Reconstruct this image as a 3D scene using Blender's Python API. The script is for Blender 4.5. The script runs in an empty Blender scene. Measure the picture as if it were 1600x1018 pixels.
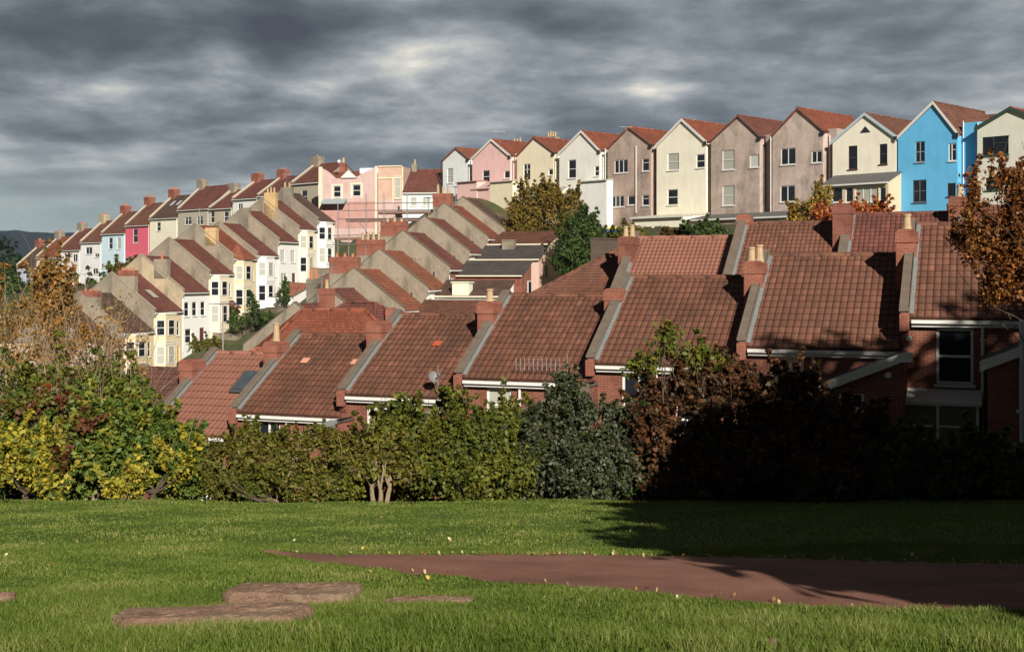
import bpy, math, random
import numpy as np
from mathutils import Vector, Matrix
R = math.radians
random.seed(7)
F = 1931.0            # focal length in pixels of the 1600 px wide photograph
HY = 430.0            # row of the horizon
def P(px, py, Y):     # a point Y metres in front of the viewer seen at pixel (px, py)
    return Vector(((px-800)/F*Y, Y, (HY-py)/F*Y))
def UX(px, Y): return (px-800)/F*Y
def ZY(py, Y): return (HY-py)/F*Y
scene = bpy.context.scene
COL = scene.collection

# ------------------------------------------------------------------ camera
cam = bpy.data.cameras.new('camera'); co = bpy.data.objects.new('camera', cam); COL.objects.link(co)
co.location = (0, 0, 0); co.rotation_euler = (R(90), 0, 0)
cam.sensor_width = 36; cam.lens = 36*F/1600; cam.shift_y = -(509-HY)/1600
cam.clip_start = 0.1; cam.clip_end = 12000
scene.camera = co
# ------------------------------------------------------------------ light
SUN_AZ = Vector((.28, -.96)).normalized(); SUN_EL = R(27)
SD = Vector((SUN_AZ.x*math.cos(SUN_EL), SUN_AZ.y*math.cos(SUN_EL), math.sin(SUN_EL)))
sl = bpy.data.lights.new('sun', 'SUN'); so = bpy.data.objects.new('sun', sl); COL.objects.link(so)
sl.energy = 5.0; sl.angle = R(.5); sl.color = (1, .94, .84)
so.rotation_euler = SD.to_track_quat('Z', 'Y').to_euler()
vs = scene.view_settings; vs.view_transform = 'Standard'; vs.look = 'None'; vs.exposure = .45; vs.gamma = 1; vs.use_curve_mapping = False
# ------------------------------------------------------------------ world: Nishita sky behind a broken grey cloud deck
W = bpy.data.worlds.new('World'); scene.world = W; W.use_nodes = True
def world():
    nt = W.node_tree; N = nt.nodes; L = nt.links; N.clear()
    def nd(t, **k):
        n = N.new(t)
        for a, b in k.items(): setattr(n, a, b)
        return n
    def mth(op, a, b=None, c=None):
        n = nd('ShaderNodeMath', operation=op)
        for i, v in enumerate((a, b, c)):
            if v is None: continue
            if isinstance(v, (int, float)): n.inputs[i].default_value = v
            else: L.new(v, n.inputs[i])
        return n.outputs[0]
    def mix(f, a, b):
        n = nd('ShaderNodeMix', data_type='RGBA')
        if isinstance(f, (int, float)): n.inputs[0].default_value = f
        else: L.new(f, n.inputs[0])
        for i, v in ((6, a), (7, b)):
            if isinstance(v, tuple): n.inputs[i].default_value = (*v, 1)
            else: L.new(v, n.inputs[i])
        return n.outputs[2]
    out = nd('ShaderNodeOutputWorld'); bg = nd('ShaderNodeBackground'); bg.inputs[1].default_value = .1
    L.new(bg.outputs[0], out.inputs[0])
    sky = nd('ShaderNodeTexSky', sky_type='NISHITA', sun_disc=False)
    sky.sun_elevation = SUN_EL; sky.sun_rotation = math.atan2(SUN_AZ.x, SUN_AZ.y)
    tc = nd('ShaderNodeTexCoord'); sep = nd('ShaderNodeSeparateXYZ'); L.new(tc.outputs['Generated'], sep.inputs[0])
    x, y, z = sep.outputs
    zz = mth('MAXIMUM', z, 0.0)
    den = mth('ADD', zz, .20)
    cv = nd('ShaderNodeCombineXYZ')
    L.new(mth('DIVIDE', x, den), cv.inputs[0]); L.new(mth('DIVIDE', y, den), cv.inputs[1])
    def noise(sc, det, rough, off, dist=0):
        n = nd('ShaderNodeTexNoise'); n.inputs['Scale'].default_value = sc; n.inputs['Detail'].default_value = det
        n.inputs['Roughness'].default_value = rough; n.inputs['Distortion'].default_value = dist
        v = nd('ShaderNodeVectorMath', operation='ADD'); v.inputs[1].default_value = off
        L.new(cv.outputs[0], v.inputs[0]); L.new(v.outputs[0], n.inputs['Vector'])
        return n.outputs[0]
    n1 = noise(1.5, 3, .5, (3.1, 7.7, 0)); n2 = noise(3.9, 10, .55, (11.3, 2.2, 4), .15); n3 = noise(13, 8, .6, (1.7, 5.2, 9), .1)
    val = mth('ADD', mth('MULTIPLY', n1, .75), mth('MULTIPLY', n2, .62)); val = mth('ADD', val, mth('MULTIPLY', n3, .16))
    val = mth('SUBTRACT', val, .765)
    # broad light and dark masses of this cloud deck, by direction
    ay = mth('MAXIMUM', y, .05); u = mth('DIVIDE', x, ay); v = mth('DIVIDE', z, ay)
    front = mth('GREATER_THAN', y, .1)
    def blob(px, py, rx, ry, amp):
        nonlocal val
        du = mth('MULTIPLY', mth('SUBTRACT', u, (px-800)/F), F/rx); dv = mth('MULTIPLY', mth('SUBTRACT', v, (HY-py)/F), F/ry)
        r2 = mth('ADD', mth('MULTIPLY', du, du), mth('MULTIPLY', dv, dv))
        g = mth('MULTIPLY', mth('EXPONENT', mth('MULTIPLY', r2, -1.0)), front)
        val = mth('ADD', val, mth('MULTIPLY', g, amp))
    for b in ((430, 60, 60, 60, -.20), (200, 45, 330, 50, -.12), (600, 25, 250, 40, -.12), (1000, 25, 260, 45, -.10), (1380, 70, 200, 40, -.05), (375, 95, 45, 32, 0.137), (330, 90, 60, 30, .08), (720, 55, 110, 30, 0.094),
              (620, 95, 100, 18, 0.108), (480, 140, 60, 16, .12), (170, 135, 60, 16, .13), (1150, 95, 160, 18, 0.072), (1060, 142, 90, 14, 0.094), (1390, 115, 120, 20, 0.101),
              (1500, 20, 180, 30, -.05), (540, 250, 250, 30, -.14), (150, 195, 200, 22, -.10), (90, 262, 150, 10, .16), (120, 285, 120, 8, .15), (380, 200, 120, 10, .09), (900, 170, 250, 14, -.06), (60, 312, 90, 10, .10), (860, 120, 200, 18, -.05), (1300, 170, 250, 16, -.04)):
        blob(*b)
    rp = nd('ShaderNodeValToRGB'); cr = rp.color_ramp
    pts = [(.0, (.052, .061, .076)), (.22, (.078, .091, .104)), (.42, (.128, .148, .165)), (.58, (.20, .226, .244)), (.74, (.32, .34, .345)), (.9, (.52, .51, .46)), (1, (.72, .68, .60))]
    cr.elements[0].position = 0; cr.elements[0].color = (*pts[0][1], 1); cr.elements[1].position = 1; cr.elements[1].color = (*pts[-1][1], 1)
    for p, c in pts[1:-1]:
        e = cr.elements.new(p); e.color = (*c, 1)
    L.new(mth('ADD', mth('MULTIPLY', val, 1.7), .56), rp.inputs[0])
    # bring clouds to the same scale as the physical sky (Background strength is .1)
    sc10 = nd('ShaderNodeVectorMath', operation='SCALE'); L.new(rp.outputs[0], sc10.inputs[0]); sc10.inputs[3].default_value = 10.0
    # pale clear strip low on the horizon, and a little of the real sky through the thinnest cloud
    hor = nd('ShaderNodeMapRange'); L.new(z, hor.inputs[0]); hor.inputs[1].default_value = .045; hor.inputs[2].default_value = .105; hor.inputs[3].default_value = .85; hor.inputs[4].default_value = 0
    left = nd('ShaderNodeMapRange'); L.new(u, left.inputs[0]); left.inputs[1].default_value = -.12; left.inputs[2].default_value = -.38; left.inputs[3].default_value = .12; left.inputs[4].default_value = 1
    c1 = mix(mth('MULTIPLY', hor.outputs[0], left.outputs[0]), sc10.outputs[0], (2.9, 3.4, 3.15))
    thin = nd('ShaderNodeMapRange'); L.new(val, thin.inputs[0]); thin.inputs[1].default_value = .28; thin.inputs[2].default_value = .5; thin.inputs[3].default_value = 0; thin.inputs[4].default_value = .35
    c2 = mix(thin.outputs[0], c1, sky.outputs[0])
    ov = nd('ShaderNodeMapRange'); L.new(z, ov.inputs[0]); ov.inputs[1].default_value = .24; ov.inputs[2].default_value = .5; ov.inputs[3].default_value = 1; ov.inputs[4].default_value = .28   # unseen sky overhead dimmed to hold the ambient light down
    bk = nd('ShaderNodeMapRange'); L.new(y, bk.inputs[0]); bk.inputs[1].default_value = .1; bk.inputs[2].default_value = -.3; bk.inputs[3].default_value = 1; bk.inputs[4].default_value = .42  # unseen sky behind the camera dimmed too, so shade stays dark
    s2 = nd('ShaderNodeVectorMath', operation='SCALE'); L.new(c2, s2.inputs[0]); L.new(mth('MULTIPLY', ov.outputs[0], bk.outputs[0]), s2.inputs[3]); L.new(s2.outputs[0], bg.inputs[0])
world()

# ================================================================== materials
MATS = {}
class NT:
    def __init__(s, name):
        s.m = bpy.data.materials.new(name); s.m.use_nodes = True; s.nt = s.m.node_tree; s.N = s.nt.nodes; s.L = s.nt.links
        s.b = s.N['Principled BSDF']; s.b.inputs['Specular IOR Level'].default_value = .25
    def nd(s, t, **k):
        n = s.N.new(t)
        for a, b in k.items(): setattr(n, a, b)
        return n
    def put(s, v, sock):
        if isinstance(v, (int, float)): sock.default_value = v
        elif isinstance(v, tuple): sock.default_value = (*v, 1) if len(v) == 3 and sock.type == 'RGBA' else v
        else: s.L.new(v, sock)
    def mth(s, op, a, b=None):
        n = s.nd('ShaderNodeMath', operation=op); s.put(a, n.inputs[0])
        if b is not None: s.put(b, n.inputs[1])
        return n.outputs[0]
    def mix(s, f, a, b, mode='MIX'):
        n = s.nd('ShaderNodeMix', data_type='RGBA', blend_type=mode); s.put(f, n.inputs[0]); s.put(a, n.inputs[6]); s.put(b, n.inputs[7]); return n.outputs[2]
    def noise(s, sc, det=4, rough=.55, vec=None):
        n = s.nd('ShaderNodeTexNoise'); n.inputs['Scale'].default_value = sc; n.inputs['Detail'].default_value = det; n.inputs['Roughness'].default_value = rough
        s.L.new(vec or s.coord('Object'), n.inputs['Vector']); return n.outputs[0]
    def coord(s, k='Object'):
        return s.nd('ShaderNodeTexCoord').outputs[k]
    def rng(s, v, a, b, c=0., d=1.):
        n = s.nd('ShaderNodeMapRange'); s.put(v, n.inputs[0])
        for i, q in enumerate((a, b, c, d)): n.inputs[i+1].default_value = q
        return n.outputs[0]
    def ramp(s, v, pts, const=False):
        n = s.nd('ShaderNodeValToRGB'); cr = n.color_ramp
        if const: cr.interpolation = 'CONSTANT'
        cr.elements[0].position = pts[0][0]; cr.elements[0].color = (*pts[0][1], 1); cr.elements[1].position = pts[-1][0]; cr.elements[1].color = (*pts[-1][1], 1)
        for p, c in pts[1:-1]: e = cr.elements.new(p); e.color = (*c, 1)
        s.put(v, n.inputs[0]); return n.outputs[0]
    def scaled(s, vec, sc):
        n = s.nd('ShaderNodeVectorMath', operation='MULTIPLY'); s.L.new(vec, n.inputs[0]); n.inputs[1].default_value = sc; return n.outputs[0]
    def bump(s, h, st=.3, dist=.02):
        n = s.nd('ShaderNodeBump'); n.inputs['Strength'].default_value = st; n.inputs['Distance'].default_value = dist; s.put(h, n.inputs['Height']); s.L.new(n.outputs[0], s.b.inputs['Normal'])
    def done(s, col, rough=.8):
        s.put(col, s.b.inputs['Base Color']); s.put(rough, s.b.inputs['Roughness']); return s.m
def mul(c, f): return tuple(min(1, a*f) for a in c)
def cached(fn):
    def g(*a):
        k = (fn.__name__,)+a
        if k not in MATS: MATS[k] = fn(*a)
        return MATS[k]
    return g
@cached
def paint(c, dirt=.5, name='painted_render'):
    s = NT(name); ob = s.coord('Object')
    streak = s.noise(1.0, 7, .7, s.scaled(ob, (1.3, 1.3, .55))); blot = s.noise(.6, 5, .6, ob); fine = s.noise(14, 4, .6, ob)
    f = s.mth('ADD', s.rng(streak, .45, .75, 0, dirt), s.rng(blot, .5, .8, 0, dirt*.6))
    col = s.mix(f, c, (c[0]*.55, c[1]*.52, c[2]*.47)); col = s.mix(s.rng(fine, .3, .7, 0, .12), col, mul(c, .7))
    s.bump(fine, .35, .015); return s.done(col, .85)
@cached
def pebbledash(c, name='grey_render'):
    s = NT(name); ob = s.coord('Object')
    st = s.noise(1.0, 8, .75, s.scaled(ob, (.9, .9, .5))); bl = s.noise(.45, 5, .6, ob); fi = s.noise(25, 3, .7, ob)
    col = s.mix(s.rng(st, .42, .64), mul(c, 1.12), mul(c, .5)); col = s.mix(s.rng(bl, .47, .62, 0, .6), col, (c[0]*.60, c[1]*.60, c[2]*.54)); vo = s.nd('ShaderNodeTexVoronoi'); s.L.new(s.scaled(ob, (.5, .42, .3)), vo.inputs['Vector']); vo.inputs['Scale'].default_value = 1; sc_ = s.nd('ShaderNodeSeparateColor'); s.L.new(vo.outputs['Color'], sc_.inputs[0]); col = s.mix(s.rng(sc_.outputs[0], .2, .9, 0, .45), col, mul(c, 1.35)); col = s.mix(s.rng(fi, .3, .7, 0, .25), col, mul(c, 1.25))
    s.bump(fi, .5, .02); return s.done(col, .95)
@cached
def brick(c, c2, name='brickwork'):
    s = NT(name); uv = s.coord('UV')
    b = s.nd('ShaderNodeTexBrick'); s.L.new(uv, b.inputs['Vector']); b.inputs['Scale'].default_value = 1; b.inputs['Brick Width'].default_value = .225; b.inputs['Row Height'].default_value = .075; b.inputs['Mortar Size'].default_value = .008
    b.inputs['Color1'].default_value = (*c, 1); b.inputs['Color2'].default_value = (*c2, 1); b.inputs['Mortar'].default_value = (.26, .19, .15, 1); b.inputs['Bias'].default_value = 0
    n = s.noise(1.1, 6, .65); col = s.mix(s.rng(n, .42, .72, 0, .7), b.outputs[0], mul(c, .42)); n2 = s.noise(6, 4, .6); col = s.mix(s.rng(n2, .5, .75, 0, .4), col, (c[0]*1.5, c[1]*1.6, c[2]*1.7))
    s.bump(b.outputs['Fac'], .4, -.008); return s.done(col, .9)
@cached
def stone(c, name='rubble_stone'):
    s = NT(name); uv = s.coord('UV'); v = s.nd('ShaderNodeTexVoronoi', feature='DISTANCE_TO_EDGE'); s.L.new(s.scaled(uv, (3.2, 4.4, 1)), v.inputs['Vector']); v.inputs['Scale'].default_value = 1
    v2 = s.nd('ShaderNodeTexVoronoi'); s.L.new(s.scaled(uv, (3.2, 4.4, 1)), v2.inputs['Vector']); v2.inputs['Scale'].default_value = 1
    sp = s.nd('ShaderNodeSeparateColor'); s.L.new(v2.outputs['Color'], sp.inputs[0])
    col = s.mix(sp.outputs[0], mul(c, .6), mul(c, 1.25)); col = s.mix(s.rng(v.outputs[0], 0, .06, 1, 0), col, (.2, .17, .14)); s.bump(v.outputs[0], .5, .03); return s.done(col, .95)
@cached
def tile(c, moss=.5, var=1., name='roof_tiles'):
    s = NT(name); uv = s.coord('UV'); ob = s.coord('Object')
    fl = s.nd('ShaderNodeVectorMath', operation='FLOOR'); s.L.new(uv, fl.inputs[0]); wn = s.nd('ShaderNodeTexWhiteNoise', noise_dimensions='3D')
    oi = s.nd('ShaderNodeObjectInfo'); cb = s.nd('ShaderNodeCombineXYZ'); s.L.new(s.mth('MULTIPLY', oi.outputs['Random'], 91.), cb.inputs[2])
    ad = s.nd('ShaderNodeVectorMath', operation='ADD'); s.L.new(fl.outputs[0], ad.inputs[0]); s.L.new(cb.outputs[0], ad.inputs[1]); s.L.new(ad.outputs[0], wn.inputs['Vector'])
    col = s.ramp(wn.outputs['Value'], [(0, mul(c, 1-.25*var)), (.3, mul(c, 1-.08*var)), (.7, c), (.95, mul(c, 1+.15*var)), (1, mul(c, 1+.35*var))])
    big = s.noise(.5, 6, .65, ad2(s, ob, cb)); col = s.mix(s.rng(big, .42, .70, 0, .75*moss+.2), col, (c[0]*.42, c[1]*.50, c[2]*.50))
    st = s.noise(1., 6, .7, s.scaled(ad2(s, ob, cb), (5, .7, .7))); col = s.mix(s.rng(st, .5, .72, 0, moss), col, (.06, .045, .035))
    li = s.noise(9, 5, .7, ad2(s, ob, cb)); col = s.mix(s.rng(li, .62, .76, 0, moss*.8), col, (.30, .27, .20))
    # dark laps between courses and between tiles
    sp = s.nd('ShaderNodeSeparateXYZ'); s.L.new(uv, sp.inputs[0]); fr = s.mth('FRACT', sp.outputs[1]); fx = s.mth('FRACT', sp.outputs[0])
    col = s.mix(s.rng(fr, 0, .10, .5, 0), col, (.03, .018, .014)); col = s.mix(s.rng(fx, .0, .30, .85, 0), col, (.03, .017, .014))
    s.bump(s.noise(30, 3, .6, ob), .25, .01); return s.done(col, .78)
def ad2(s, ob, cb):
    n = s.nd('ShaderNodeVectorMath', operation='ADD'); s.L.new(ob, n.inputs[0]); s.L.new(cb.outputs[0], n.inputs[1]); return n.outputs[0]
@cached
def plain(c, rough=.6, var=.25, sc=5., name='material', metal=0.):
    s = NT(name); n = s.noise(sc, 5, .6); s.b.inputs['Metallic'].default_value = metal
    return s.done(s.mix(s.rng(n, .35, .7, 0, var), c, mul(c, .5)), rough)
@cached
def glass(c=(.012, .014, .018), rough=.06):
    s = NT('window_glass'); s.b.inputs['Specular IOR Level'].default_value = .5; n = s.noise(1.3, 3, .5); s.bump(n, .06, .02)
    return s.done(s.mix(s.rng(n, .4, .6, 0, .5), c, mul(c, 1.8)), rough)
@cached
def curtain(c=(.42, .42, .36)):
    s = NT('curtained_glass'); s.b.inputs['Coat Weight'].default_value = 1.; s.b.inputs['Coat Roughness'].default_value = .05
    w = s.nd('ShaderNodeTexWave'); w.inputs['Scale'].default_value = 5; w.inputs['Distortion'].default_value = 2; s.L.new(s.coord('Object'), w.inputs['Vector'])
    return s.done(s.mix(s.rng(w.outputs[0], 0, 1, 0, .4), c, mul(c, .6)), .8)
@cached
def leafmat(name, *cols):
    s = NT(name); uv = s.coord('UV'); sp = s.nd('ShaderNodeSeparateXYZ'); s.L.new(uv, sp.inputs[0])
    k = len(cols); pts = [(i/k, c) for i, c in enumerate(cols)]
    if k == 1: pts = [(0, cols[0]), (1, cols[0])]
    big = s.noise(.9, 3, .6)
    col = s.ramp(s.mth('ADD', s.mth('MULTIPLY', sp.outputs[0], .62), s.rng(big, .3, .7, 0, .38)), pts, True)
    col = s.mix(s.mth('MULTIPLY', sp.outputs[1], .5), col, (.02, .03, .008), 'MIX')
    s.put(col, s.b.inputs['Base Color']); s.b.inputs['Roughness'].default_value = .55; s.b.inputs['Specular IOR Level'].default_value = .3
    tr = s.nd('ShaderNodeBsdfTranslucent'); s.L.new(col, tr.inputs[0]); mx = s.nd('ShaderNodeMixShader'); mx.inputs[0].default_value = .25
    s.L.new(s.b.outputs[0], mx.inputs[1]); s.L.new(tr.outputs[0], mx.inputs[2]); s.L.new(mx.outputs[0], s.N['Material Output'].inputs[0]); return s.m
WHITE = plain((.68, .67, .63), .5, .15, 4., 'white_gloss_paint')
CREAMP = plain((.70, .63, .48), .6, .2, 4., 'cream_paint')
LEAD = plain((.20, .21, .205), .6, .45, 7., 'lead_flashing')
COPING = plain((.155, .12, .09), .95, .5, 3., 'concrete_coping')
POT = plain((.46, .33, .20), .85, .3, 6., 'buff_clay_pot')
POTR = plain((.45, .17, .09), .85, .3, 6., 'red_clay_pot')
DARKMETAL = plain((.03, .03, .035), .5, .2, 6., 'dark_metal')
STEEL = plain((.35, .33, .33), .45, .3, 6., 'galvanised_steel', .6)
BARK = plain((.10, .072, .048), .95, .6, 9., 'bark')
BARKP = plain((.26, .19, .12), .95, .5, 9., 'pale_bark')
REDBRICK = brick((.22, .065, .038), (.17, .05, .03)); REDBRICK2 = brick((.25, .072, .042), (.31, .095, .055), 'orange_brick')
GLASS = glass(); CURT = curtain(); BLIND = curtain((.55, .55, .50))

# ================================================================== mesh builder
class MB:
    def __init__(s, M=None): s.v = []; s.f = []; s.mi = []; s.uv = []; s.M = M
    def poly(s, pts, m=0, uv=None):
        pts = [Vector(p) for p in pts]
        if s.M: pts = [s.M @ p for p in pts]
        i = len(s.v); s.v += pts; s.f.append(tuple(range(i, i+len(pts)))); s.mi.append(m)
        if uv is None:
            n = Vector((0, 0, 0))
            for a in range(1, len(pts)-1): n += (pts[a]-pts[0]).cross(pts[a+1]-pts[0])
            if n.length > 1e-12: n.normalize()
            if abs(n.z) > .985: uv = [(p.x, p.y) for p in pts]
            else:
                t = Vector((-n.y, n.x, 0)).normalized(); u = n.cross(t)
                uv = [(p.dot(t), p.dot(u)) for p in pts]
        s.uv += uv
    def box(s, x0, x1, y0, y1, z0, z1, m=0):
        a = [(x0, y0, z0), (x1, y0, z0), (x1, y1, z0), (x0, y1, z0), (x0, y0, z1), (x1, y0, z1), (x1, y1, z1), (x0, y1, z1)]
        for q in ((0, 3, 2, 1), (4, 5, 6, 7), (0, 1, 5, 4), (1, 2, 6, 5), (2, 3, 7, 6), (3, 0, 4, 7)): s.poly([a[i] for i in q], m)
    def prism(s, poly, a, b, axis='x', m=0):
        # polygon in the plane across `axis`, extruded from a to b
        def q(p, t): return (t, p[0], p[1]) if axis == 'x' else ((p[0], t, p[1]) if axis == 'y' else (p[0], p[1], t))
        A = [q(p, a) for p in poly]; B = [q(p, b) for p in poly]
        s.poly(A[::-1], m); s.poly(B, m); n = len(poly)
        for i in range(n): j = (i+1) % n; s.poly([A[i], A[j], B[j], B[i]], m)
    def tube(s, path, r, n=6, m=0):
        path = [Vector(p) for p in path]; rs = r if isinstance(r, (list, tuple)) else [r]*len(path); rings = []
        for i, p in enumerate(path):
            d = (path[min(i+1, len(path)-1)]-path[max(i-1, 0)]).normalized(); a = d.orthogonal().normalized() if abs(d.z) < .99 else Vector((1, 0, 0)); b = d.cross(a)
            rings.append([p+(a*math.cos(2*math.pi*k/n)+b*math.sin(2*math.pi*k/n))*rs[i] for k in range(n)])
        for i in range(len(path)-1):
            for k in range(n): s.poly([rings[i][k], rings[i][(k+1) % n], rings[i+1][(k+1) % n], rings[i+1][k]], m)
        s.poly(rings[0][::-1], m); s.poly(rings[-1], m)
    def build(s, name, mats, parent=None, smooth=False):
        if not isinstance(mats, (list, tuple)): mats = [mats]
        me = bpy.data.meshes.new(name); me.from_pydata([tuple(p) for p in s.v], [], s.f)
        for m in mats: me.materials.append(m)
        me.polygons.foreach_set('material_index', s.mi)
        l = me.uv_layers.new(name='UVMap'); l.data.foreach_set('uv', np.array(s.uv, dtype=np.float32).ravel())
        if smooth: me.polygons.foreach_set('use_smooth', [True]*len(s.f))
        me.update(); o = bpy.data.objects.new(name, me); COL.objects.link(o)
        if parent is not None: o.parent = parent
        return o
def empty(name, label, cat, loc=(0, 0, 0), rz=0., group=None):
    o = bpy.data.objects.new(name, None); COL.objects.link(o); o.location = loc; o.rotation_euler = (0, 0, rz); o.empty_display_size = .3
    return tag(o, label, cat, group)
def tag(o, label=None, cat=None, group=None, kind=None):
    for k, v in (('label', label), ('category', cat), ('group', group), ('kind', kind)):
        if v: o[k] = v
    return o
def tile_slope(mb, p00, p10, p01, p11, detail=4, course=.34, pitch=.21, m=0):
    """interlocking tiles: eave p00-p10, ridge p01-p11; each course sits proud at its foot"""
    p00, p10, p01, p11 = map(Vector, (p00, p10, p01, p11))
    nr = max(2, round((p01-p00).length/course)); nc = max(2, round(max((p10-p00).length, (p11-p01).length)/pitch))
    nrm = (p10-p00).cross(p01-p00)
    if nrm.length < 1e-6: nrm = (p11-p01).cross(p01-p00)
    nrm.normalize(); 
    if nrm.z < 0: nrm = -nrm
    prof = {1: [0], 2: [0, .022], 4: [0, .018, .024, .018]}[detail]; K = nc*detail if detail > 1 else nc
    def pt(i, v, h):
        u = i/K; a = p00.lerp(p10, u); b = p01.lerp(p11, u); return a.lerp(b, v)+nrm*(h+(prof[i % detail] if detail > 1 else 0))
    for r in range(nr):
        v0, v1 = r/nr, min(1, (r+1)/nr+.002)
        for i in range(K):
            mb.poly([pt(i, v0, .034), pt(i+1, v0, .034), pt(i+1, v1, .008), pt(i, v1, .008)], m, [(i/detail, r), ((i+1)/detail, r), ((i+1)/detail, r+.999), (i/detail, r+.999)])
            mb.poly([pt(i, v0, -.03), pt(i+1, v0, -.03), pt(i+1, v0, .034), pt(i, v0, .034)], m, [(i/detail, r), ((i+1)/detail, r), ((i+1)/detail, r+.05), (i/detail, r+.05)])
def slope_slab(mb, p00, p10, p01, p11, t=.14, m=0):
    a = [Vector(p) for p in (p00, p10, p11, p01)]; n = (a[1]-a[0]).cross(a[3]-a[0]).normalized()
    if n.z < 0: n = -n
    top = [p-n*.035 for p in a]; bot = [p-n*(t+.035) for p in a]
    mb.poly(top, m); mb.poly(bot[::-1], m)
    for i in range(4): j = (i+1) % 4; mb.poly([top[i], bot[i], bot[j], top[j]], m)

# ------------------------------------------------------------------ wall with real openings (facade plane y=0, facing -y)
def facade(mb, x0, x1, z0, z1, holes, m=0, rec=.12, mr=None, y=0.):
    xs = sorted({x0, x1, *[max(x0, min(x1, q)) for h in holes for q in (h[0], h[0]+h[2])]}); zs = sorted({z0, z1, *[max(z0, min(z1, q)) for h in holes for q in (h[1], h[1]+h[3])]})
    for i in range(len(xs)-1):
        for j in range(len(zs)-1):
            cx, cz = (xs[i]+xs[i+1])/2, (zs[j]+zs[j+1])/2
            if any(h[0] < cx < h[0]+h[2] and h[1] < cz < h[1]+h[3] for h in holes): continue
            mb.poly([(xs[i], y, zs[j]), (xs[i+1], y, zs[j]), (xs[i+1], y, zs[j+1]), (xs[i], y, zs[j+1])], m)
    for h in holes:
        a, b, c, d = h[0], h[1], h[0]+h[2], h[1]+h[3]; k = m if mr is None else mr
        mb.poly([(a, y, b), (a, y+rec, b), (a, y+rec, d), (a, y, d)], k); mb.poly([(c, y, b), (c, y, d), (c, y+rec, d), (c, y+rec, b)], k)
        mb.poly([(a, y, d), (a, y+rec, d), (c, y+rec, d), (c, y, d)], k); mb.poly([(a, y, b), (c, y, b), (c, y+rec, b), (a, y+rec, b)], k)
def window(par, x, z, w, h, style='sash', M=None, y=.05, fm=None, gm=None, sill=True, name='window', fw=.075):
    fm = fm or WHITE; gm = gm or GLASS; f = MB(M); t = fw
    f.box(x, x+t, y, y+.07, z, z+h); f.box(x+w-t, x+w, y, y+.07, z, z+h); f.box(x+t, x+w-t, y, y+.07, z, z+t); f.box(x+t, x+w-t, y, y+.07, z+h-t, z+h)
    if style in ('sash', 'sashbar'): f.box(x+t, x+w-t, y-.012, y+.05, z+h*.5-.035, z+h*.5+.035)
    if style == 'top': f.box(x+t, x+w-t, y-.012, y+.05, z+h*.66-.03, z+h*.66+.03)
    if style in ('cas', 'cross', 'sashbar'): f.box(x+w/2-.035, x+w/2+.035, y-.009, y+.05, z+t, z+h-t)
    if style == 'cross': f.box(x+t, x+w-t, y-.012, y+.05, z+h*.66-.03, z+h*.66+.03)
    if style == 'cas3':
        for q in (1/3, 2/3): f.box(x+w*q-.03, x+w*q+.03, y-.009, y+.05, z+t, z+h-t)
    if style == 'off': f.box(x+w*.42-.035, x+w*.42+.035, y-.009, y+.05, z+t, z+h-t); f.box(x+w*.42+.035, x+w-t, y-.012, y+.05, z+h*.62, z+h*.62+.06)
    o = f.build(name, fm, par)
    g = MB(M); g.box(x+t*.6, x+w-t*.6, y+.03, y+.045, z+t*.6, z+h-t*.6); g.build('pane', gm, o)
    if sill: sb = MB(M); sb.box(x-.06, x+w+.06, y-.13, y+.03, z-.09, z-.004); sb.build('sill', fm if sill is True else sill, o)
    return o
def chimney(par, x, y, z0, z1, w, d, mat, pots=2, base_mat=None, zs=None, pm=None, ph=.75, pr=.13, M=None, flash=True, cap=True, along='y'):
    c = MB(M); c.box(x-w/2, x+w/2, y-d/2, y+d/2, z0, z1-.32); c.box(x-w/2-.03, x+w/2+.03, y-d/2-.03, y+d/2+.03, z1-.32, z1-.14); c.box(x-w/2-.02, x+w/2+.02, y-d/2-.02, y+d/2+.02, z1-.14, z1)
    o = c.build('chimney', mat, par)
    if base_mat: k = MB(); k.box(x-w/2+.012, x+w/2-.012, y-d/2+.012, y+d/2-.012, zs, z0-.003); k.build('chimney_base', base_mat, o)
    if cap: k = MB(M); k.prism([(x-w/2-.03, z1), (x+w/2+.03, z1), (x+w/2-.1, z1+.1), (x-w/2+.1, z1+.1)], y-d/2-.03, y+d/2+.03, 'y'); k.build('cap', mat, o)
    for i in range(pots):
        t = (i+.5)/pots-.5; px, py = (x, y+t*d*.85) if along == 'y' else (x+t*w*.85, y)
        k = MB(M); h = ph*random.uniform(.85, 1.1); k.tube([(px, py, z1+.06), (px, py, z1+.14), (px, py, z1+.16), (px, py, z1+h-.08), (px, py, z1+h-.06), (px, py, z1+h)], [pr*1.15, pr*1.15, pr, pr*.82, pr*1.02, pr*1.02], 10)
        k.build('chimney_pot', pm or POT, o, False)
    return o
def gutter(par, x0, x1, y, z, mat=None, M=None):
    g = MB(M); g.box(x0, x1, y-.11, y, z-.10, z); g.box(x0, x1, y, y+.03, z-.2, z-.012); return g.build('gutter', mat or WHITE, par)
def downpipe(par, x, z0, z1, y=-.07, mat=None, M=None, r=.045):
    g = MB(M); g.tube([(x, y, z0), (x, y, z1)], r, 8)
    for k in range(int((z1-z0)/1.6)+1): zz = z0+.4+k*1.6; g.box(x-.07, x+.07, y-.02, y+.06, zz, zz+.05) if zz < z1 else None
    return g.build('downpipe', mat or WHITE, par)

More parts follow.
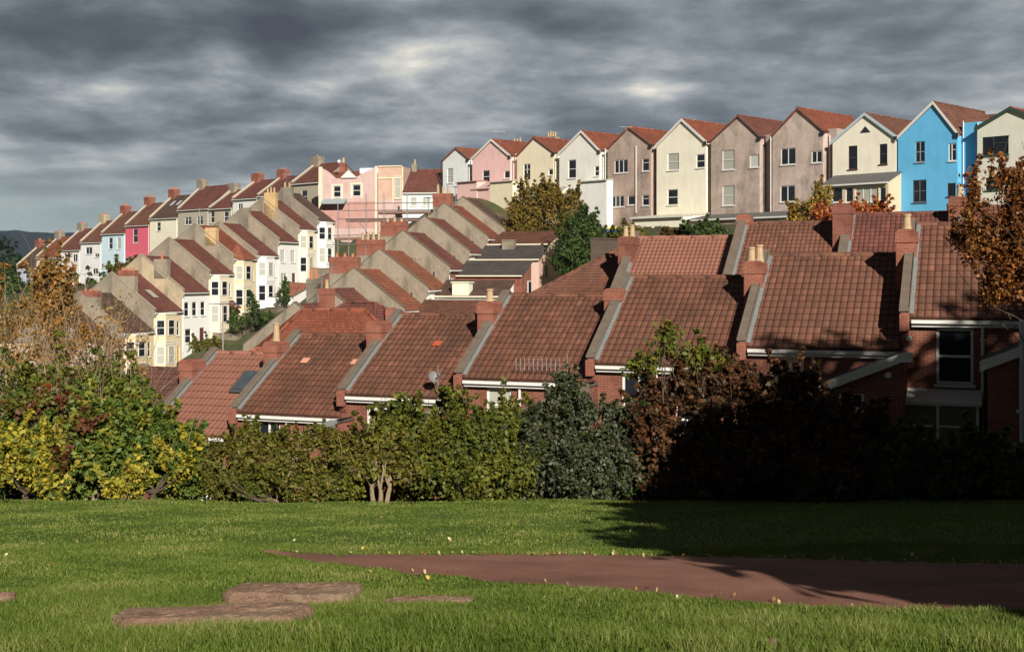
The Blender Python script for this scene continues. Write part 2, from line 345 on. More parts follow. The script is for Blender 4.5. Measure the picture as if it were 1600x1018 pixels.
# ------------------------------------------------------------------ generic terraced house
def terrace(label, ox, oy, ze, rot, w=5., d=8.5, eh=5.6, rise=2.9, front=None, side=None, roof=None, wins=(), chim=None, par='L', detail=2, group=None,
            name='terraced_house', gut=True, pipes=(), yard=None, parap=.34, overhang=.18, cop=None, flashing=False, ridge=None, cat='house', coursed=.34, backwall=True, thick=.28, kneel=False):
    """ze: height of the eave; local frame x along the facade, y into the house, z up from the floor"""
    H = empty(name, label, cat, (ox, oy, ze-eh), rot, group)
    w = w-.012; front = front or REDBRICK; side = side or front; hd = d/2; yr = hd; zr = eh+rise
    mb = MB(); facade(mb, 0, w, -3.5, eh, [q[:4] for q in wins]); mb.build('front_wall', front, H)
    mb = MB(); prof = [(0.002, -3.5), (0.002, eh), (hd, zr), (d, eh), (d, -3.5)]
    mb.poly([(0, *q) for q in prof][::-1]); mb.poly([(w, *q) for q in prof]); mb.poly([(0, d, -3.5), (0, d, eh), (w, d, eh), (w, d, -3.5)])
    mb.build('side_wall', side, H)
    ohy = -overhang; s = rise/hd; ze0 = eh+ohy*s
    rf = MB(); xa = thick if 'L' in par else 0; xb = w-(thick if 'R' in par else 0)
    up = .16
    tile_slope(rf, (xa, ohy, ze0+up), (xb, ohy, ze0+up), (xa, hd, zr+up), (xb, hd, zr+up), detail, coursed)
    tile_slope(rf, (xb, d-ohy, ze0+up), (xa, d-ohy, ze0+up), (xb, hd, zr+up), (xa, hd, zr+up), 1, coursed)
    slope_slab(rf, (xa+.003, ohy+.01, ze0+up), (xb-.003, ohy+.01, ze0+up), (xa+.003, hd, zr+up), (xb-.003, hd, zr+up))
    slope_slab(rf, (xb-.003, d-ohy-.01, ze0+up), (xa+.003, d-ohy-.01, ze0+up), (xb-.003, hd, zr+up), (xa+.003, hd, zr+up))
    R_ = rf.build('roof', roof or tile((.22, .065, .042)), H)
    rt = MB(); n = max(2, int((xb-xa)/.45)); 
    for i in range(n):
        a = xa+(xb-xa)*i/n; b = xa+(xb-xa)*(i+1)/n; rt.tube([(a, hd, zr+up-.01), (b-.015, hd, zr+up-.01)], [.13, .115], 8)
    rt.build('ridge_tiles', ridge or roof or tile((.22, .065, .042)), R_)
    for sd in par:
        x0, x1 = (0.001, thick) if sd == 'L' else (w-thick, w-.001)
        pw = MB(); pp = [(-.12, eh-.45), (-.12, eh+parap*.9), (.0, eh+parap+.1), (hd, zr+parap+.1), (d, eh+parap+.1), (d+.1, eh-.3), (d, eh-.8), (hd, zr-.5), (0.1, eh-.8)]
        pw.prism(pp, x0, x1, 'x'); po = pw.build('parapet', side, H)
        cp = MB(); a0 = eh+parap+.1-.12*s; cc = [(-.16, a0), (-.16, a0+.07), (hd, zr+parap+.18), (d+.14, eh+parap+.04), (d+.14, eh+parap-.03), (hd, zr+parap+.105)]
        cp.prism(cc, x0-.05, x1+.03, 'x'); cp.build('coping', cop or COPING, po)
        if flashing:
            fl = MB(); xs_ = (thick, thick+.14)
            for k in range(9):
                t0, t1 = k/9, (k+1)/9; y0_, y1_ = hd*t0-.1, hd*t1-.1; z0_ = eh+s*y0_+up; z1_ = eh+s*y1_+up
                fl.poly([(xs_[0]+.015, y0_, z0_+.075), (xs_[1]-.012*(k % 2), y0_, z0_+.065), (xs_[1]-.012*(k % 2), y1_, z1_+.085), (xs_[0]+.015, y1_, z1_+.095)])
                fl.poly([(xs_[0]+.012, y0_, z0_+.05), (xs_[0]+.012, y1_, z1_+.05), (xs_[0]+.012, y1_, z1_+.28), (xs_[0]+.012, y0_, z0_+.28)])
            fl.build('flashing', LEAD, po)
        if kneel:
            kb = MB(); kb.box(x0-.03, x1+.02, -.28, -.12, eh-.35, eh+parap-.04); kb.build('kneeler', REDBRICK2, po)
    for q in wins:
        x, z, ww, hh = q[:4]; st = q[4] if len(q) > 4 else 'sash'; kw = q[5] if len(q) > 5 else {}
        if st == 'door':
            dm = MB(); dm.box(x+.05, x+ww-.05, .06, .1, z, z+hh-.05); do = dm.build('door', kw.get('gm', plain((.12, .03, .03), .5, .1)), H); fr = MB(); fr.box(x, x+.05, .03, .11, z, z+hh); fr.box(x+ww-.05, x+ww, .03, .11, z, z+hh); fr.box(x+.05, x+ww-.05, .03, .11, z+hh-.05, z+hh); fr.build('door_frame', WHITE, do)
        else: window(H, x, z, ww, hh, st, **kw)
    if gut:
        gx0 = .02 if gut is True else gut[0]; gx1 = w-.02 if gut is True else gut[1]
        gutter(H, gx0, gx1, ohy-.012, ze0+up-.06)
    for px in pipes: downpipe(H, px, -.2, ze0-.05)
    if detail == 1 and w < 12 and random.random() < .55:
        ax_, ay_ = random.uniform(.3, w-.3), hd; m = MB(); m.tube([(ax_, ay_, zr), (ax_, ay_, zr+2.2)], .03, 4); m.tube([(ax_-.6, ay_, zr+2.1), (ax_+.6, ay_, zr+2.15)], .02, 4)
        for k in range(5): m.tube([(ax_-.5+k*.25, ay_-.25, zr+2.1), (ax_-.5+k*.25, ay_+.25, zr+2.1)], .014, 3)
        m.build('aerial', STEEL, H)
    if chim:
        for c in (chim if isinstance(chim, list) else [chim]):
            c = dict(c); x = c.pop('x'); y = c.pop('y', hd); top = c.pop('top', .9); bm = c.pop('base_mat', None); z0_ = c.pop('z0', eh+rise*.4); z0_, zs_ = (zr+top-c.pop('red', 1.0), z0_) if bm else (z0_, None); chimney(H, x, y, z0_, zr+top, c.pop('w', .6), c.pop('d', 1.3), c.pop('mat', REDBRICK2), base_mat=bm, zs=zs_, **c)
    return H
def rotv(rot, x, y): return Vector((x*math.cos(rot)-y*math.sin(rot), x*math.sin(rot)+y*math.cos(rot)))
BASES = []            # ground level wherever a house stands: the terrain passes through these
def base(x, y, z, rot=None, w=5, d=9):
    BASES.append((x, y, z))
    if rot is not None:
        for q in ((w, 0), (0, d), (w, d), (w/2, -3)):
            v = rotv(rot, *q); BASES.append((x+v.x, y+v.y, z))
def conv(ox, oy, rot, px, py, yoff=0.):
    """pixel -> (local x, world z) on the vertical plane of a facade through (ox, oy) turned by rot (yoff metres in front of it)"""
    n = rotv(rot, 0, yoff); ox += n.x; oy += n.y; dx, dy = math.cos(rot), math.sin(rot); u = (px-800)/F
    t = (u*oy-ox)/(dx-u*dy); return t, ZY(py, oy+t*dy)
def pxwins(ox, oy, rot, zb, rects, yoff=0.):
    out = []
    for r in rects:
        a, zt = conv(ox, oy, rot, r[0], r[1], yoff); b, zl = conv(ox, oy, rot, r[2], r[3], yoff)
        zt2 = conv(ox, oy, rot, (r[0]+r[2])/2, r[1], yoff)[1]; zb2 = conv(ox, oy, rot, (r[0]+r[2])/2, r[3], yoff)[1]
        out.append((a, zb2-zb, b-a, zt2-zb2, *r[4:]))
    return out
# ================================================================== NEAR TERRACE: red brick backs below the park
TR = {'old': tile((.170, .070, .043), .65), 'mid': tile((.185, .078, .050), .55), 'pink': tile((.29, .125, .085), .08, .25), 'dark': tile((.13, .055, .042), .8),
      'red': tile((.18, .064, .048), .5), 'orange': tile((.27, .095, .052), .4), 'brown': tile((.12, .070, .052), .7), 'slate': tile((.085, .072, .068), .5), 'rust': tile((.25, .075, .042), .3)}
NR = R(-21)
NPX = [1408, 1155, 920, 715, 533, 365, 228, 112]; NEV = [498, 543, 569, 592, 617, 645, 676, 704]; NRG = [350, 398, 432, 460, 490, 521, 549, 574]
def chain(px, X, Y, rot, sgn):
    out = [(X, Y, 5.)]; dx, dy = math.cos(rot)*sgn, math.sin(rot)*sgn
    for p in px[1:]:
        X, Y, _ = out[-1]; u = (p-800)/F; w = (u*Y-X)/(dx-u*dy); out.append((X+dx*w, Y+dy*w, w))
    return out
NB = chain(NPX, UX(1408, 36), 36., NR, -1)
near = [ # boundary, eave z, roof, label
    (0, -1.27, 'mid', 'red brick terraced house with large two-pane sash window, rightmost, behind the rust-leaved tree'),
    (1, -2.20, 'mid', 'red brick terraced house with two buff chimney pots and a white bargeboarded lean-to'),
    (2, -2.87, 'old', 'red brick terraced house in half shade behind the dark russet bush, worn tiled roof'),
    (3, -3.58, 'old', 'red brick terraced house with single tall buff pot and wire aerial over its gutter'),
    (4, -4.38, 'old', 'red brick terraced house with satellite dish pole at its gutter and white sash window'),
    (5, -5.22, 'old', 'red brick terraced house with two pale replacement tiles in its roof'),
    (6, -6.22, 'pink', 'terraced house with smooth pink tiled roof and one skylight'),
    (7, -7.10, 'dark', 'lowest terraced house of the near row, dark roof half hidden by the big green shrub')]
def lean_to(H, eh, x0, x1, proj, zl, zr, wall, board, wins=(), roofm=None, boardm=None):
    m = MB()
    facade(m, x0, x1, -3.5, zl, [q[:4] for q in wins], y=-proj)
    m.poly([(x0, -proj, zl), (x1, -proj, zl), (x1, -proj, zr)]); m.poly([(x0, -proj, -3.5), (x0, -proj, zl), (x0, 0, zl), (x0, 0, -3.5)]); m.poly([(x1, -proj, -3.5), (x1, 0, -3.5), (x1, 0, zr), (x1, -proj, zr)])
    E = m.build('extension', wall, H)
    r = MB(); k = .08; tile_slope(r, (x0-.15, -.02, zl+k-.05), (x0-.15, -proj-.12, zl+k-.05), (x1, -.02, zr+k), (x1, -proj-.12, zr+k), 2, .3)
    slope_slab(r, (x0-.15, -.02, zl+k-.05), (x0-.15, -proj-.11, zl+k-.05), (x1, -.02, zr+k), (x1, -proj-.11, zr+k), .08); r.build('extension_roof', roofm or TR['slate'], E)
    b = MB(); b.prism([(x0-.2, zl-.22), (x0-.2, zl+.06), (x1, zr+.14), (x1+.25, zr+.14), (x1+.25, zr-.12), (x1, zr-.12)], -proj-.17, -proj-.13, 'y'); b.build('bargeboard' if board else 'extension_coping', boardm or (WHITE if board else COPING), E)
    for q in wins: window(E, q[0], q[1], q[2], q[3], q[4], y=-proj+.05, gm=q[5] if len(q) > 5 else None)
    return E
def sat_dish(par, p, ang, r=.35):
    m = MB(Matrix.Translation(p) @ Matrix.Rotation(ang, 4, 'Z') @ Matrix.Rotation(R(70), 4, 'X')); n = 16
    for j in range(4):
        r0, r1 = r*j/4, r*(j+1)/4
        for i in range(n):
            a, b = 2*math.pi*i/n, 2*math.pi*(i+1)/n
            m.poly([(r0*math.cos(a), r0*math.sin(a), r0*r0*.7), (r1*math.cos(a), r1*math.sin(a), r1*r1*.7), (r1*math.cos(b), r1*math.sin(b), r1*r1*.7), (r0*math.cos(b), r0*math.sin(b), r0*r0*.7)])
    m.tube([(0, -r, .08), (0, -.02, .33)], .012, 5); m.box(-.03, .03, -.05, .02, .3, .38)
    return m.build('satellite_dish', STEEL, par)
for i, (b, ze, rf, lab) in enumerate(near):
    x, y, NW = NB[b]; eh = 5.6; ze = ZY(NEV[b], y); base(x, y, ze-eh, NR); wins = []; pipes = (); hv = rotv(NR, 0, 4.2); ris = ZY(NRG[b], y+hv.y)-ze-.2
    def lx(px, py): t, z = conv(x, y, NR, px, py); return t, z-(ze-eh)
    if b == 0: wins = pxwins(x, y, NR, ze-eh, [(1463, 513, 1521, 600, 'sash')])
    if b == 1: wins = pxwins(x, y, NR, ze-eh, [(1205, 556, 1256, 605, 'none', dict(gm=BLIND))])
    if b == 2: wins = pxwins(x, y, NR, ze-eh, [(972, 585, 1025, 640, 'cas')])
    if b == 3: wins = pxwins(x, y, NR, ze-eh, [(760, 605, 799, 660, 'sash', dict(gm=CURT))])
    if b == 4: wins = pxwins(x, y, NR, ze-eh, [(573, 630, 610, 685, 'sash', dict(gm=BLIND))])
    if b == 5: wins = pxwins(x, y, NR, ze-eh, [(402, 656, 438, 700, 'cas')])
    if b >= 6: wins = [(1.1, 4.0, 1.1, 1.2, 'sash')]
    wins = [(max(.3, q[0]), *q[1:]) for q in wins]
    cx = .0 if b != 2 else .05
    pots = {0: 1, 1: 2, 2: 0, 3: 1, 4: 0, 5: 1, 6: 0, 7: 1}[b]
    H = terrace(lab, x, y, ze, NR, NW, 8.4, eh, ris, front=REDBRICK, side=REDBRICK, roof=TR[rf], wins=wins, par='L', detail=4 if rf != 'pink' else 1, coursed=.34 if rf != 'pink' else .42,
                chim=dict(x=.0, y=2.85 if b != 2 else 3.1, w=.60, d=.85, top=-.12 if b != 2 else -.3, z0=5.0, mat=REDBRICK2, pots=pots, ph=.62 if b != 5 else .8, along='x' if b == 1 else 'y'), group='red brick terrace nearest the park', flashing=True, kneel=True, gut=(.3, 4.4 if b > 1 else NW-.02), pipes=(2.22,), parap=.20, thick=.22,
                ridge=TR[rf])
    if b in (0, 1):
        ew = pxwins(x, y, NR, ze-eh, [(1310, 612, 1350, 640, 'cas')] if b == 1 else [(1592, 575, 1630, 640, 'sash')], -2.0)
        lean_to(H, eh, 2.35, 4.9, 2.0, eh-1.1, eh-.05, REDBRICK, True, ew, TR['slate'])
        if b == 0:
            po = MB(); x0, z0 = .05, eh-3.5
            for px_ in (0.02, 1.0, 2.05): po.box(px_, px_+.08, -.9, -.82, 0, z0+1.1)
            po.box(0.02, 2.13, -.92, -.80, z0+1.1, z0+1.2); po.box(.1, 2.05, -.89, -.83, z0+.5, z0+.55); po.prism([(-.98, z0+1.2), (0, z0+1.5), (0, z0+1.42), (-.98, z0+1.12)], -.05, 2.2, 'x')
            P_ = po.build('glazed_porch', WHITE, H); g = MB(); g.box(.1, 2.05, -.87, -.85, 1.0, z0+1.1); g.build('pane', curtain((.16, .15, .11)), P_)
            dp = MB(); dp.tube([(3.2, -2.2, 1.5), (3.2, -2.2, eh+.1)], .06, 8); dp.build('waste_pipe', plain((.45, .47, .5), .5), H)
        v = MB(); v.tube([(.22 if b == 0 else 4.5, -.02 if b == 0 else -2.02, eh-.55), (.22 if b == 0 else 4.5, -.10 if b == 0 else -2.08, eh-.55)], .085, 10); v.build('vent', WHITE, H)
    elif b < 7:
        lean_to(H, eh, 2.9, 4.85, 1.5, eh-.85, eh+.0, REDBRICK2 if b > 3 else REDBRICK, False, [(3.2, eh-1.9, .7, .9, 'sash')], TR['slate'], boardm=LEAD if b in (4, 5) else COPING)
    if b == 6:
        s = ris/4.2; zz = lambda q: eh+s*q+.30
        def sp(px, q, o=0.): return (px, q, zz(q)+o)
        sk = MB(); 
        for (a, c, e, f_) in ((2.35, 3.15, 1.9, 3.0),):
            sk.poly([sp(a, e), sp(c, e), sp(c, f_), sp(a, f_)]); 
            for q in ([(a, e), (a, f_)], [(c, e), (c, f_)], [(a, e), (c, e)], [(a, f_), (c, f_)]): sk.tube([sp(*q[0], .0), sp(*q[1], .0)], .045, 4)
        S = sk.build('skylight_frame', plain((.07, .075, .08), .5), H); g = MB(); g.poly([sp(2.42, 1.97, .03), sp(3.08, 1.97, .03), sp(3.08, 2.93, .03), sp(2.42, 2.93, .03)]); g.build('pane', glass((.05, .06, .07), .12), S)
    if b == 5:
        for k, (a, e) in enumerate(((1.25, 2.45), (3.35, 2.45))):
            t_ = MB(); s = ris/4.2; t_.poly([(a, e, eh+s*e+.245), (a+.3, e, eh+s*e+.245), (a+.3, e+.3, eh+s*(e+.3)+.235), (a, e+.3, eh+s*(e+.3)+.235)]); t_.build('replacement_tile', plain((.62, .28, .20), .8), H)
    if b == 4:
        t_ = MB(); s = ris/4.2; a, e = 2.35, 2.35; t_.poly([(a, e, eh+s*e+.245), (a+.3, e, eh+s*e+.245), (a+.3, e+.3, eh+s*(e+.3)+.235), (a, e+.3, eh+s*(e+.3)+.235)]); t_.build('replacement_tile', plain((.42, .09, .04), .8), H)
        m = MB(); m.tube([(3.75, -.2, eh-.3), (3.75, -.2, eh+1.15)], .02, 5); po = m.build('aerial_pole', STEEL, H); sat_dish(po, Vector((3.6, -.25, eh+.75)), R(60), .2)
    if b == 3:
        m = MB(); m.tube([(3.9, -.2, eh-.1), (3.9, -.2, eh+.95)], .02, 5); m.tube([(2.1, -.2, eh+.55), (4.1, -.2, eh+.6)], .012, 4)
        for k in range(11): m.tube([(2.15+k*.15, -.35, eh+.55), (2.15+k*.15, -.05, eh+.62)], .007, 3); m.tube([(2.15+k*.15, -.2, eh+.36), (2.15+k*.15, -.2, eh+.78)], .007, 3)
        m.build('aerial', STEEL, H)
# ================================================================== SECOND TERRACE, just beyond the near one
def from_ridge(px, py, Yr, hd, rise): 
    q = P(px, py, Yr); v = rotv(NR, 0, hd); return q.x-v.x, q.y-v.y, q.z-rise
for i, (px, py, Yr, w, rf, lab, ch) in enumerate([
    (990, 377, 60.7, 5.22, 'pink', 'terraced house behind the near row with smooth salmon tiles and white flashed chimney', dict(x=.1, y=3.0, w=.75, d=1.2, top=.1, z0=7.2, pots=2, ph=.7, mat=REDBRICK, along='x')),
    (1156, 355, 58.8, 4.9, 'mid', 'terraced house behind the near row, dull red roof below the two brown pebbledashed wings', dict(x=.2, y=4.4, w=.6, d=.9, top=.5, z0=7.2, pots=0, mat=REDBRICK2)),
    (1322, 341, 57.1, 4.96, 'red', 'terraced house behind the near row, red roof below the cream wing', dict(x=.0, y=3.0, w=.8, d=1.3, top=.45, z0=6.4, pots=0, mat=REDBRICK)),
    (1500, 330, 55.3, 5., 'mid', 'terraced house behind the near row, roof under the blue wing', dict(x=.0, y=3.6, w=.9, d=.9, top=.5, z0=6.4, pots=1, mat=REDBRICK))]):
    hd = 4.2; ris = 3.0; ox, oy, ze = from_ridge(px, py, Yr, hd, ris); base(ox, oy, ze-5.6, NR)
    terrace(lab, ox, oy, ze, NR, w, 8.4, 5.6, ris, front=REDBRICK, side=paint((.55, .52, .46)) if i in (1,) else REDBRICK, roof=TR[rf], wins=[(1.2, 3.6, 1., 1.4, 'sash')], par='L', detail=4 if i else 2, chim=ch, group='second terrace behind the near row', flashing=True, pipes=(2.3,), coursed=.30, thick=.3)
def hipped(label, ox, oy, ze, rot, w, d, eh, rise, hl, hr, front, roof, wins=(), group=None, det=2, chims=()):
    H = empty('hipped_house', label, 'house', (ox, oy, ze-eh), rot, group); base(ox, oy, ze-eh, rot, w, d)
    m = MB(); facade(m, 0, w, -3.5, eh, [q[:4] for q in wins]); m.poly([(0, 0, -3.5), (0, 0, eh), (0, d, eh), (0, d, -3.5)]); m.poly([(w, 0, -3.5), (w, d, -3.5), (w, d, eh), (w, 0, eh)]); m.poly([(0, d, -3.5), (0, d, eh), (w, d, eh), (w, d, -3.5)])
    m.build('wall', front, H); hd = d/2; o = .18; a = (-o, -o, eh); b = (w+o, -o, eh); c = (w+o, d+o, eh); e = (-o, d+o, eh); p = (hl, hd, eh+rise); q = (w-hr, hd, eh+rise)
    r = MB(); tile_slope(r, a, b, p, q, det, .32); tile_slope(r, c, e, q, p, 1, .32)
    if hl > 0: tile_slope(r, e, a, p, p, 1, .32)
    if hr > 0: tile_slope(r, b, c, q, q, 1, .32)
    r.poly([a, b, c, e]); RR = r.build('roof', roof, H)
    t = MB()
    for s0, s1 in ((a, p), (e, p), (p, q), (b, q), (c, q)):
        s0, s1 = Vector(s0), Vector(s1); t.tube([s0+Vector((0, 0, .06)), s1+Vector((0, 0, .06))], .11, 6)
    t.build('ridge_tiles', roof, RR); gutter(H, -.1, w+.1, -o, eh)
    for s_ in wins: window(H, s_[0], s_[1], s_[2], s_[3], s_[4])
    for ch in chims: ch = dict(ch); chimney(H, ch.pop('x'), ch.pop('y'), eh, eh+rise+ch.pop('top', .8), .7, .8, ch.pop('mat', REDBRICK2), **ch)
    return H
hx, hy, hz = from_ridge(962, 391, 62.4, 4.2, 3.0); v = rotv(NR, -4.3, 0)
hipped('red roofed end house with hipped left end below the dark green tree', hx+v.x, hy+v.y, hz, NR, 5.6, 8.4, 5.6, 3.0, 4.4, 0, REDBRICK, TR['old'], [(1.2, 3.4, 1, 1.4, 'sash')], 'second terrace behind the near row', 4)
# low corner roofs seen between the near terrace and the middle street
q = P(452, 492, 70); hipped('low hipped red roofed building beyond the roof with two pale tiles', q.x-1, q.y-3.5, q.z-2.2, R(12), 8.2, 7, 3.2, 2.4, 2.4, 2.2, REDBRICK2, TR['rust'], [(1, 1, 1, 1, 'sash')], None, 2, [dict(x=7.4, y=2.6, top=.1, pots=0)])
q = P(380, 545, 64); hipped('small brick outbuilding with low red roof beside the pink tiled roof', q.x-.8, q.y-2, q.z-.9, R(-20), 4.4, 3.6, 2.6, .9, 1.2, 1.2, REDBRICK2, TR['orange'], [(1, 1, .8, .8, 'sash')], None, 1)
q = P(520, 478, 82); hipped('small red roofed building with hip below the grey gable', q.x-1.5, q.y-2.5, q.z-1.6, R(-30), 5.4, 5, 3, 1.8, 1.5, 1.5, REDBRICK2, TR['red'], [(1, 1, .8, .8, 'sash')], None, 1, [dict(x=.6, y=1.6, top=.9, pots=1)])

# ================================================================== MIDDLE STREET (bay fronted, climbing to the right) and the row opposite
SR = R(71.4)
def bay(H, x0, x1, eh, mat, fm, styles=('sash', 'sash'), proj=.8, c=.62, wide=.95, roofm=None, storeys=2, gm=None):
    pl = [(x0, 0), (x0+c, -proj), (x1-c, -proj), (x1, 0)]
    m = MB(); top = eh-.12 if storeys == 2 else 3.0
    m.prism(pl, -3.0, top, 'z'); B = m.build('bay_window', mat, H)
    tr = MB()
    for z in ([.0, 2.75, 3.0, top-.14] if storeys == 2 else [2.8]):
        pp = [(p[0]+(-.05 if p[0] < (x0+x1)/2 else .05), p[1]-.05 if p[1] < 0 else .03) for p in pl]; tr.prism(pp, z, z+.10, 'z')
    tr.build('moulding', fm, B)
    for s in range(storeys):
        z0, hh = (.75, 1.85) if s == 0 else (3.65, 1.6)
        for (ax, ay), (bx, by) in zip(pl[:-1], pl[1:]):
            L = math.hypot(bx-ax, by-ay); an = math.atan2(by-ay, bx-ax); M = Matrix.Translation((ax, ay, 0)) @ Matrix.Rotation(an, 4, 'Z'); ww = min(L-.16, 1.1)
            g = gm or random.choice([GLASS, GLASS, GLASS, CURT]); o = MB(M); xs = (L-ww)/2; t = .08
            o.box(xs, xs+t, -.05, -.003, z0, z0+hh); o.box(xs+ww-t, xs+ww, -.05, -.003, z0, z0+hh); o.box(xs+t, xs+ww-t, -.05, -.003, z0, z0+t); o.box(xs+t, xs+ww-t, -.05, -.003, z0+hh-t, z0+hh); o.box(xs+t, xs+ww-t, -.047, -.003, z0+hh*.5-.03, z0+hh*.5+.03)
            o.box(xs+t*.8, xs+ww-t*.8, -.02, -.004, z0+t*.8, z0+hh-t*.8, 1); o.build('window', [fm, g], B)
    if storeys == 1:
        r = MB(); r.prism([(-proj-.12, 3.0), (0, 3.7), (0, 3.0)], x0, x1, 'x'); r.build('bay_roof', roofm or TR['red'], B)
    return B
GREY = pebbledash((.25, .21, .16)); BEIGE = pebbledash((.38, .31, .21)); GREYD = pebbledash((.20, .17, .135)); OCHRE = pebbledash((.46, .32, .16))
BUFFS = paint((.66, .55, .36), .35); WHITEW = paint((.80, .79, .76), .12); CREAMW = paint((.76, .68, .50), .25); BATH = paint((.62, .50, .32), .5)
Hrow = [ # k, eave y px, front, side, roof, label, chimney
    (-1, 548, BATH, GREY, 'brown', 'brown roofed house behind autumn twigs, lowest of the bay-fronted street', dict(x=.3, y=3.6, w=.6, d=1.5, top=.5, mat=GREYD, pots=2, pm=POTR)),
    (0, 521, BATH, GREY, 'brown', 'terraced house with mossy brown roof and white bay, next above the lowest brown roof', dict(x=.3, y=3.9, w=.58, d=2.0, top=.4, mat=REDBRICK2, base_mat=GREYD, red=.5, pots=3, pm=POTR, ph=.3)),
    (1, 488, BUFFS, GREY, 'red', 'cream fronted house with ochre door and dark red roof with a pale skylight', dict(x=.3, y=3.2, w=.58, d=2.0, top=.55, mat=REDBRICK2, base_mat=GREY, red=.5, pots=4, pm=POTR, ph=.35)),
    (2, 457, WHITEW, BEIGE, 'red', 'bright white fronted house with three upper windows and a tan gable wall', dict(x=.3, y=2.6, w=.6, d=1.6, top=-.2, mat=GREY, pots=1, pm=POTR)),
    (3, 428, CREAMW, GREY, 'red', 'cream bay-fronted house with small tiled porch, wide grey gable wall', None),
    (4, 404, BUFFS, GREY, 'rust', 'bay-fronted house with orange pointed turret roof over its bay', dict(x=.3, y=2.9, w=.6, d=1.4, top=-.2, mat=OCHRE, pots=0)),
    (5, 399, WHITEW, GREY, 'red', 'white bay-fronted house with ivy at its foot, just above the orange turret', None),
    (6, 377, WHITEW, GREY, 'red', 'plain bright white terraced house between two bay fronts, light grey gable wall', dict(x=.3, y=4.4, w=.6, d=.9, top=.4, mat=GREYD, pots=0)),
    (7, 358, CREAMW, GREY, 'red', 'cream bay-fronted house with dark red roof and tall ochre chimney', dict(x=.3, y=3.9, w=.6, d=1.6, top=.9, mat=OCHRE, pots=3)),
    (8, 345, WHITEW, GREYD, 'brown', 'top house of the bay-fronted street with glossy white two-storey bay and grey-brown roof', dict(x=.3, y=4.4, w=.6, d=1.5, top=.7, mat=GREYD, pots=2))]
for k, ey, fr, sd, rf, lab, ch in Hrow:
    x, y = -37.5+1.59*k, 119+4.74*k; eh = 6.0; ze = ZY(ey, y); base(x, y, ze-eh, SR, 5, 10)
    wins = [(3.75, 3.5, .8, 1.5, 'sash'), (3.7, .05, .9, 2.3, 'door')] if k not in (2,) else [(.45, 3.5, .85, 1.5, 'sash'), (1.9, 3.5, .85, 1.5, 'sash'), (3.5, 3.5, .85, 1.5, 'sash'), (.6, .7, 1.1, 1.5, 'sash'), (3.3, .05, .9, 2.2, 'door')]
    if k == 6: wins = [(.7, 3.5, 1.0, 1.5, 'cas', dict(gm=CURT)), (3.2, 3.5, 1.0, 1.5, 'cas', dict(gm=CURT)), (.8, .8, 1.4, 1.4, 'cas', dict(gm=CURT)), (3.5, .05, .9, 2.2, 'door')]
    if k == 1: wins[1] = (3.6, .05, 1.0, 2.4, 'door', dict(gm=plain((.62, .36, .12), .5)))
    H = terrace(lab, x, y, ze, SR, 5.0, 10, eh, 3.6, front=fr, side=sd, roof=TR[rf], wins=wins, par='L', detail=1, chim=ch, group='bay fronted street climbing the hill', pipes=(.12,), parap=.30, thick=.3, gut=True, cop=plain((.33, .28, .21), .95, .5))
    if k not in (2, 6): bay(H, .35, 3.45, eh, fr, WHITE)
    if k == 4:
        r = MB(); ap = (1.9, .55, eh+1.7); pl = [(.2, 1.2, eh-.15), (.2, .1, eh-.15), (.9, -.95, eh-.15), (2.9, -.95, eh-.15), (3.6, .1, eh-.15), (3.6, 1.2, eh-.15)]
        for a, b in zip(pl, pl[1:]+pl[:1]): tile_slope(r, a, b, ap, ap, 1, .3)
        r.build('turret_roof', TR['orange'], H)
    if k == 3:
        r = MB(); r.prism([(-1.1, 2.35), (.0, 3.1), (.0, 2.95), (-1.1, 2.2)], 3.2, 4.9, 'x'); r.build('porch_roof', TR['red'], H); b = MB(); b.prism([(3.1, 2.2), (4.0, 2.6), (3.1, 2.35)], -1.16, -1.12, 'y'); b.build('bargeboard', WHITE, H)
    if k == 1:
        s = 3.6/5; sk = MB(); sk.box(0, 0, 0, 0, 0, 0) if 0 else None; a, c, e, f_ = 2.4, 3.3, 1.6, 2.7; sk.poly([(a, e, eh+s*e+.3), (c, e, eh+s*e+.3), (c, f_, eh+s*f_+.3), (a, f_, eh+s*f_+.3)]); sk.build('skylight', plain((.35, .33, .30), .25), H)
# garden walls and gate posts of the climbing street
def garden_wall(pts, h, t, mat, label, cop=None, name='garden_wall', group=None, skirt=2.5):
    o = empty(name, label, 'wall', pts[0], 0, group); p0 = Vector(pts[0]); m = MB(); c = MB()
    for a, b in zip(pts[:-1], pts[1:]):
        a, b = Vector(a)-p0, Vector(b)-p0; d = (b-a); n = Vector((-d.y, d.x, 0)).normalized()*t/2
        for mb, z0, z1, e in ((m, -skirt, h, 1.), (c, h, h+.08, 1.25)):
            A = [a-n*e+Vector((0, 0, z0)), b-n*e+Vector((0, 0, z0)), b+n*e+Vector((0, 0, z0)), a+n*e+Vector((0, 0, z0))]; B = [q+Vector((0, 0, z1-z0)) for q in A]
            mb.poly(B)
            for i in range(4): j = (i+1) % 4; mb.poly([A[i], A[j], B[j], B[i]])
    m.build('wall', mat, o); c.build('coping', cop or COPING, o); return o
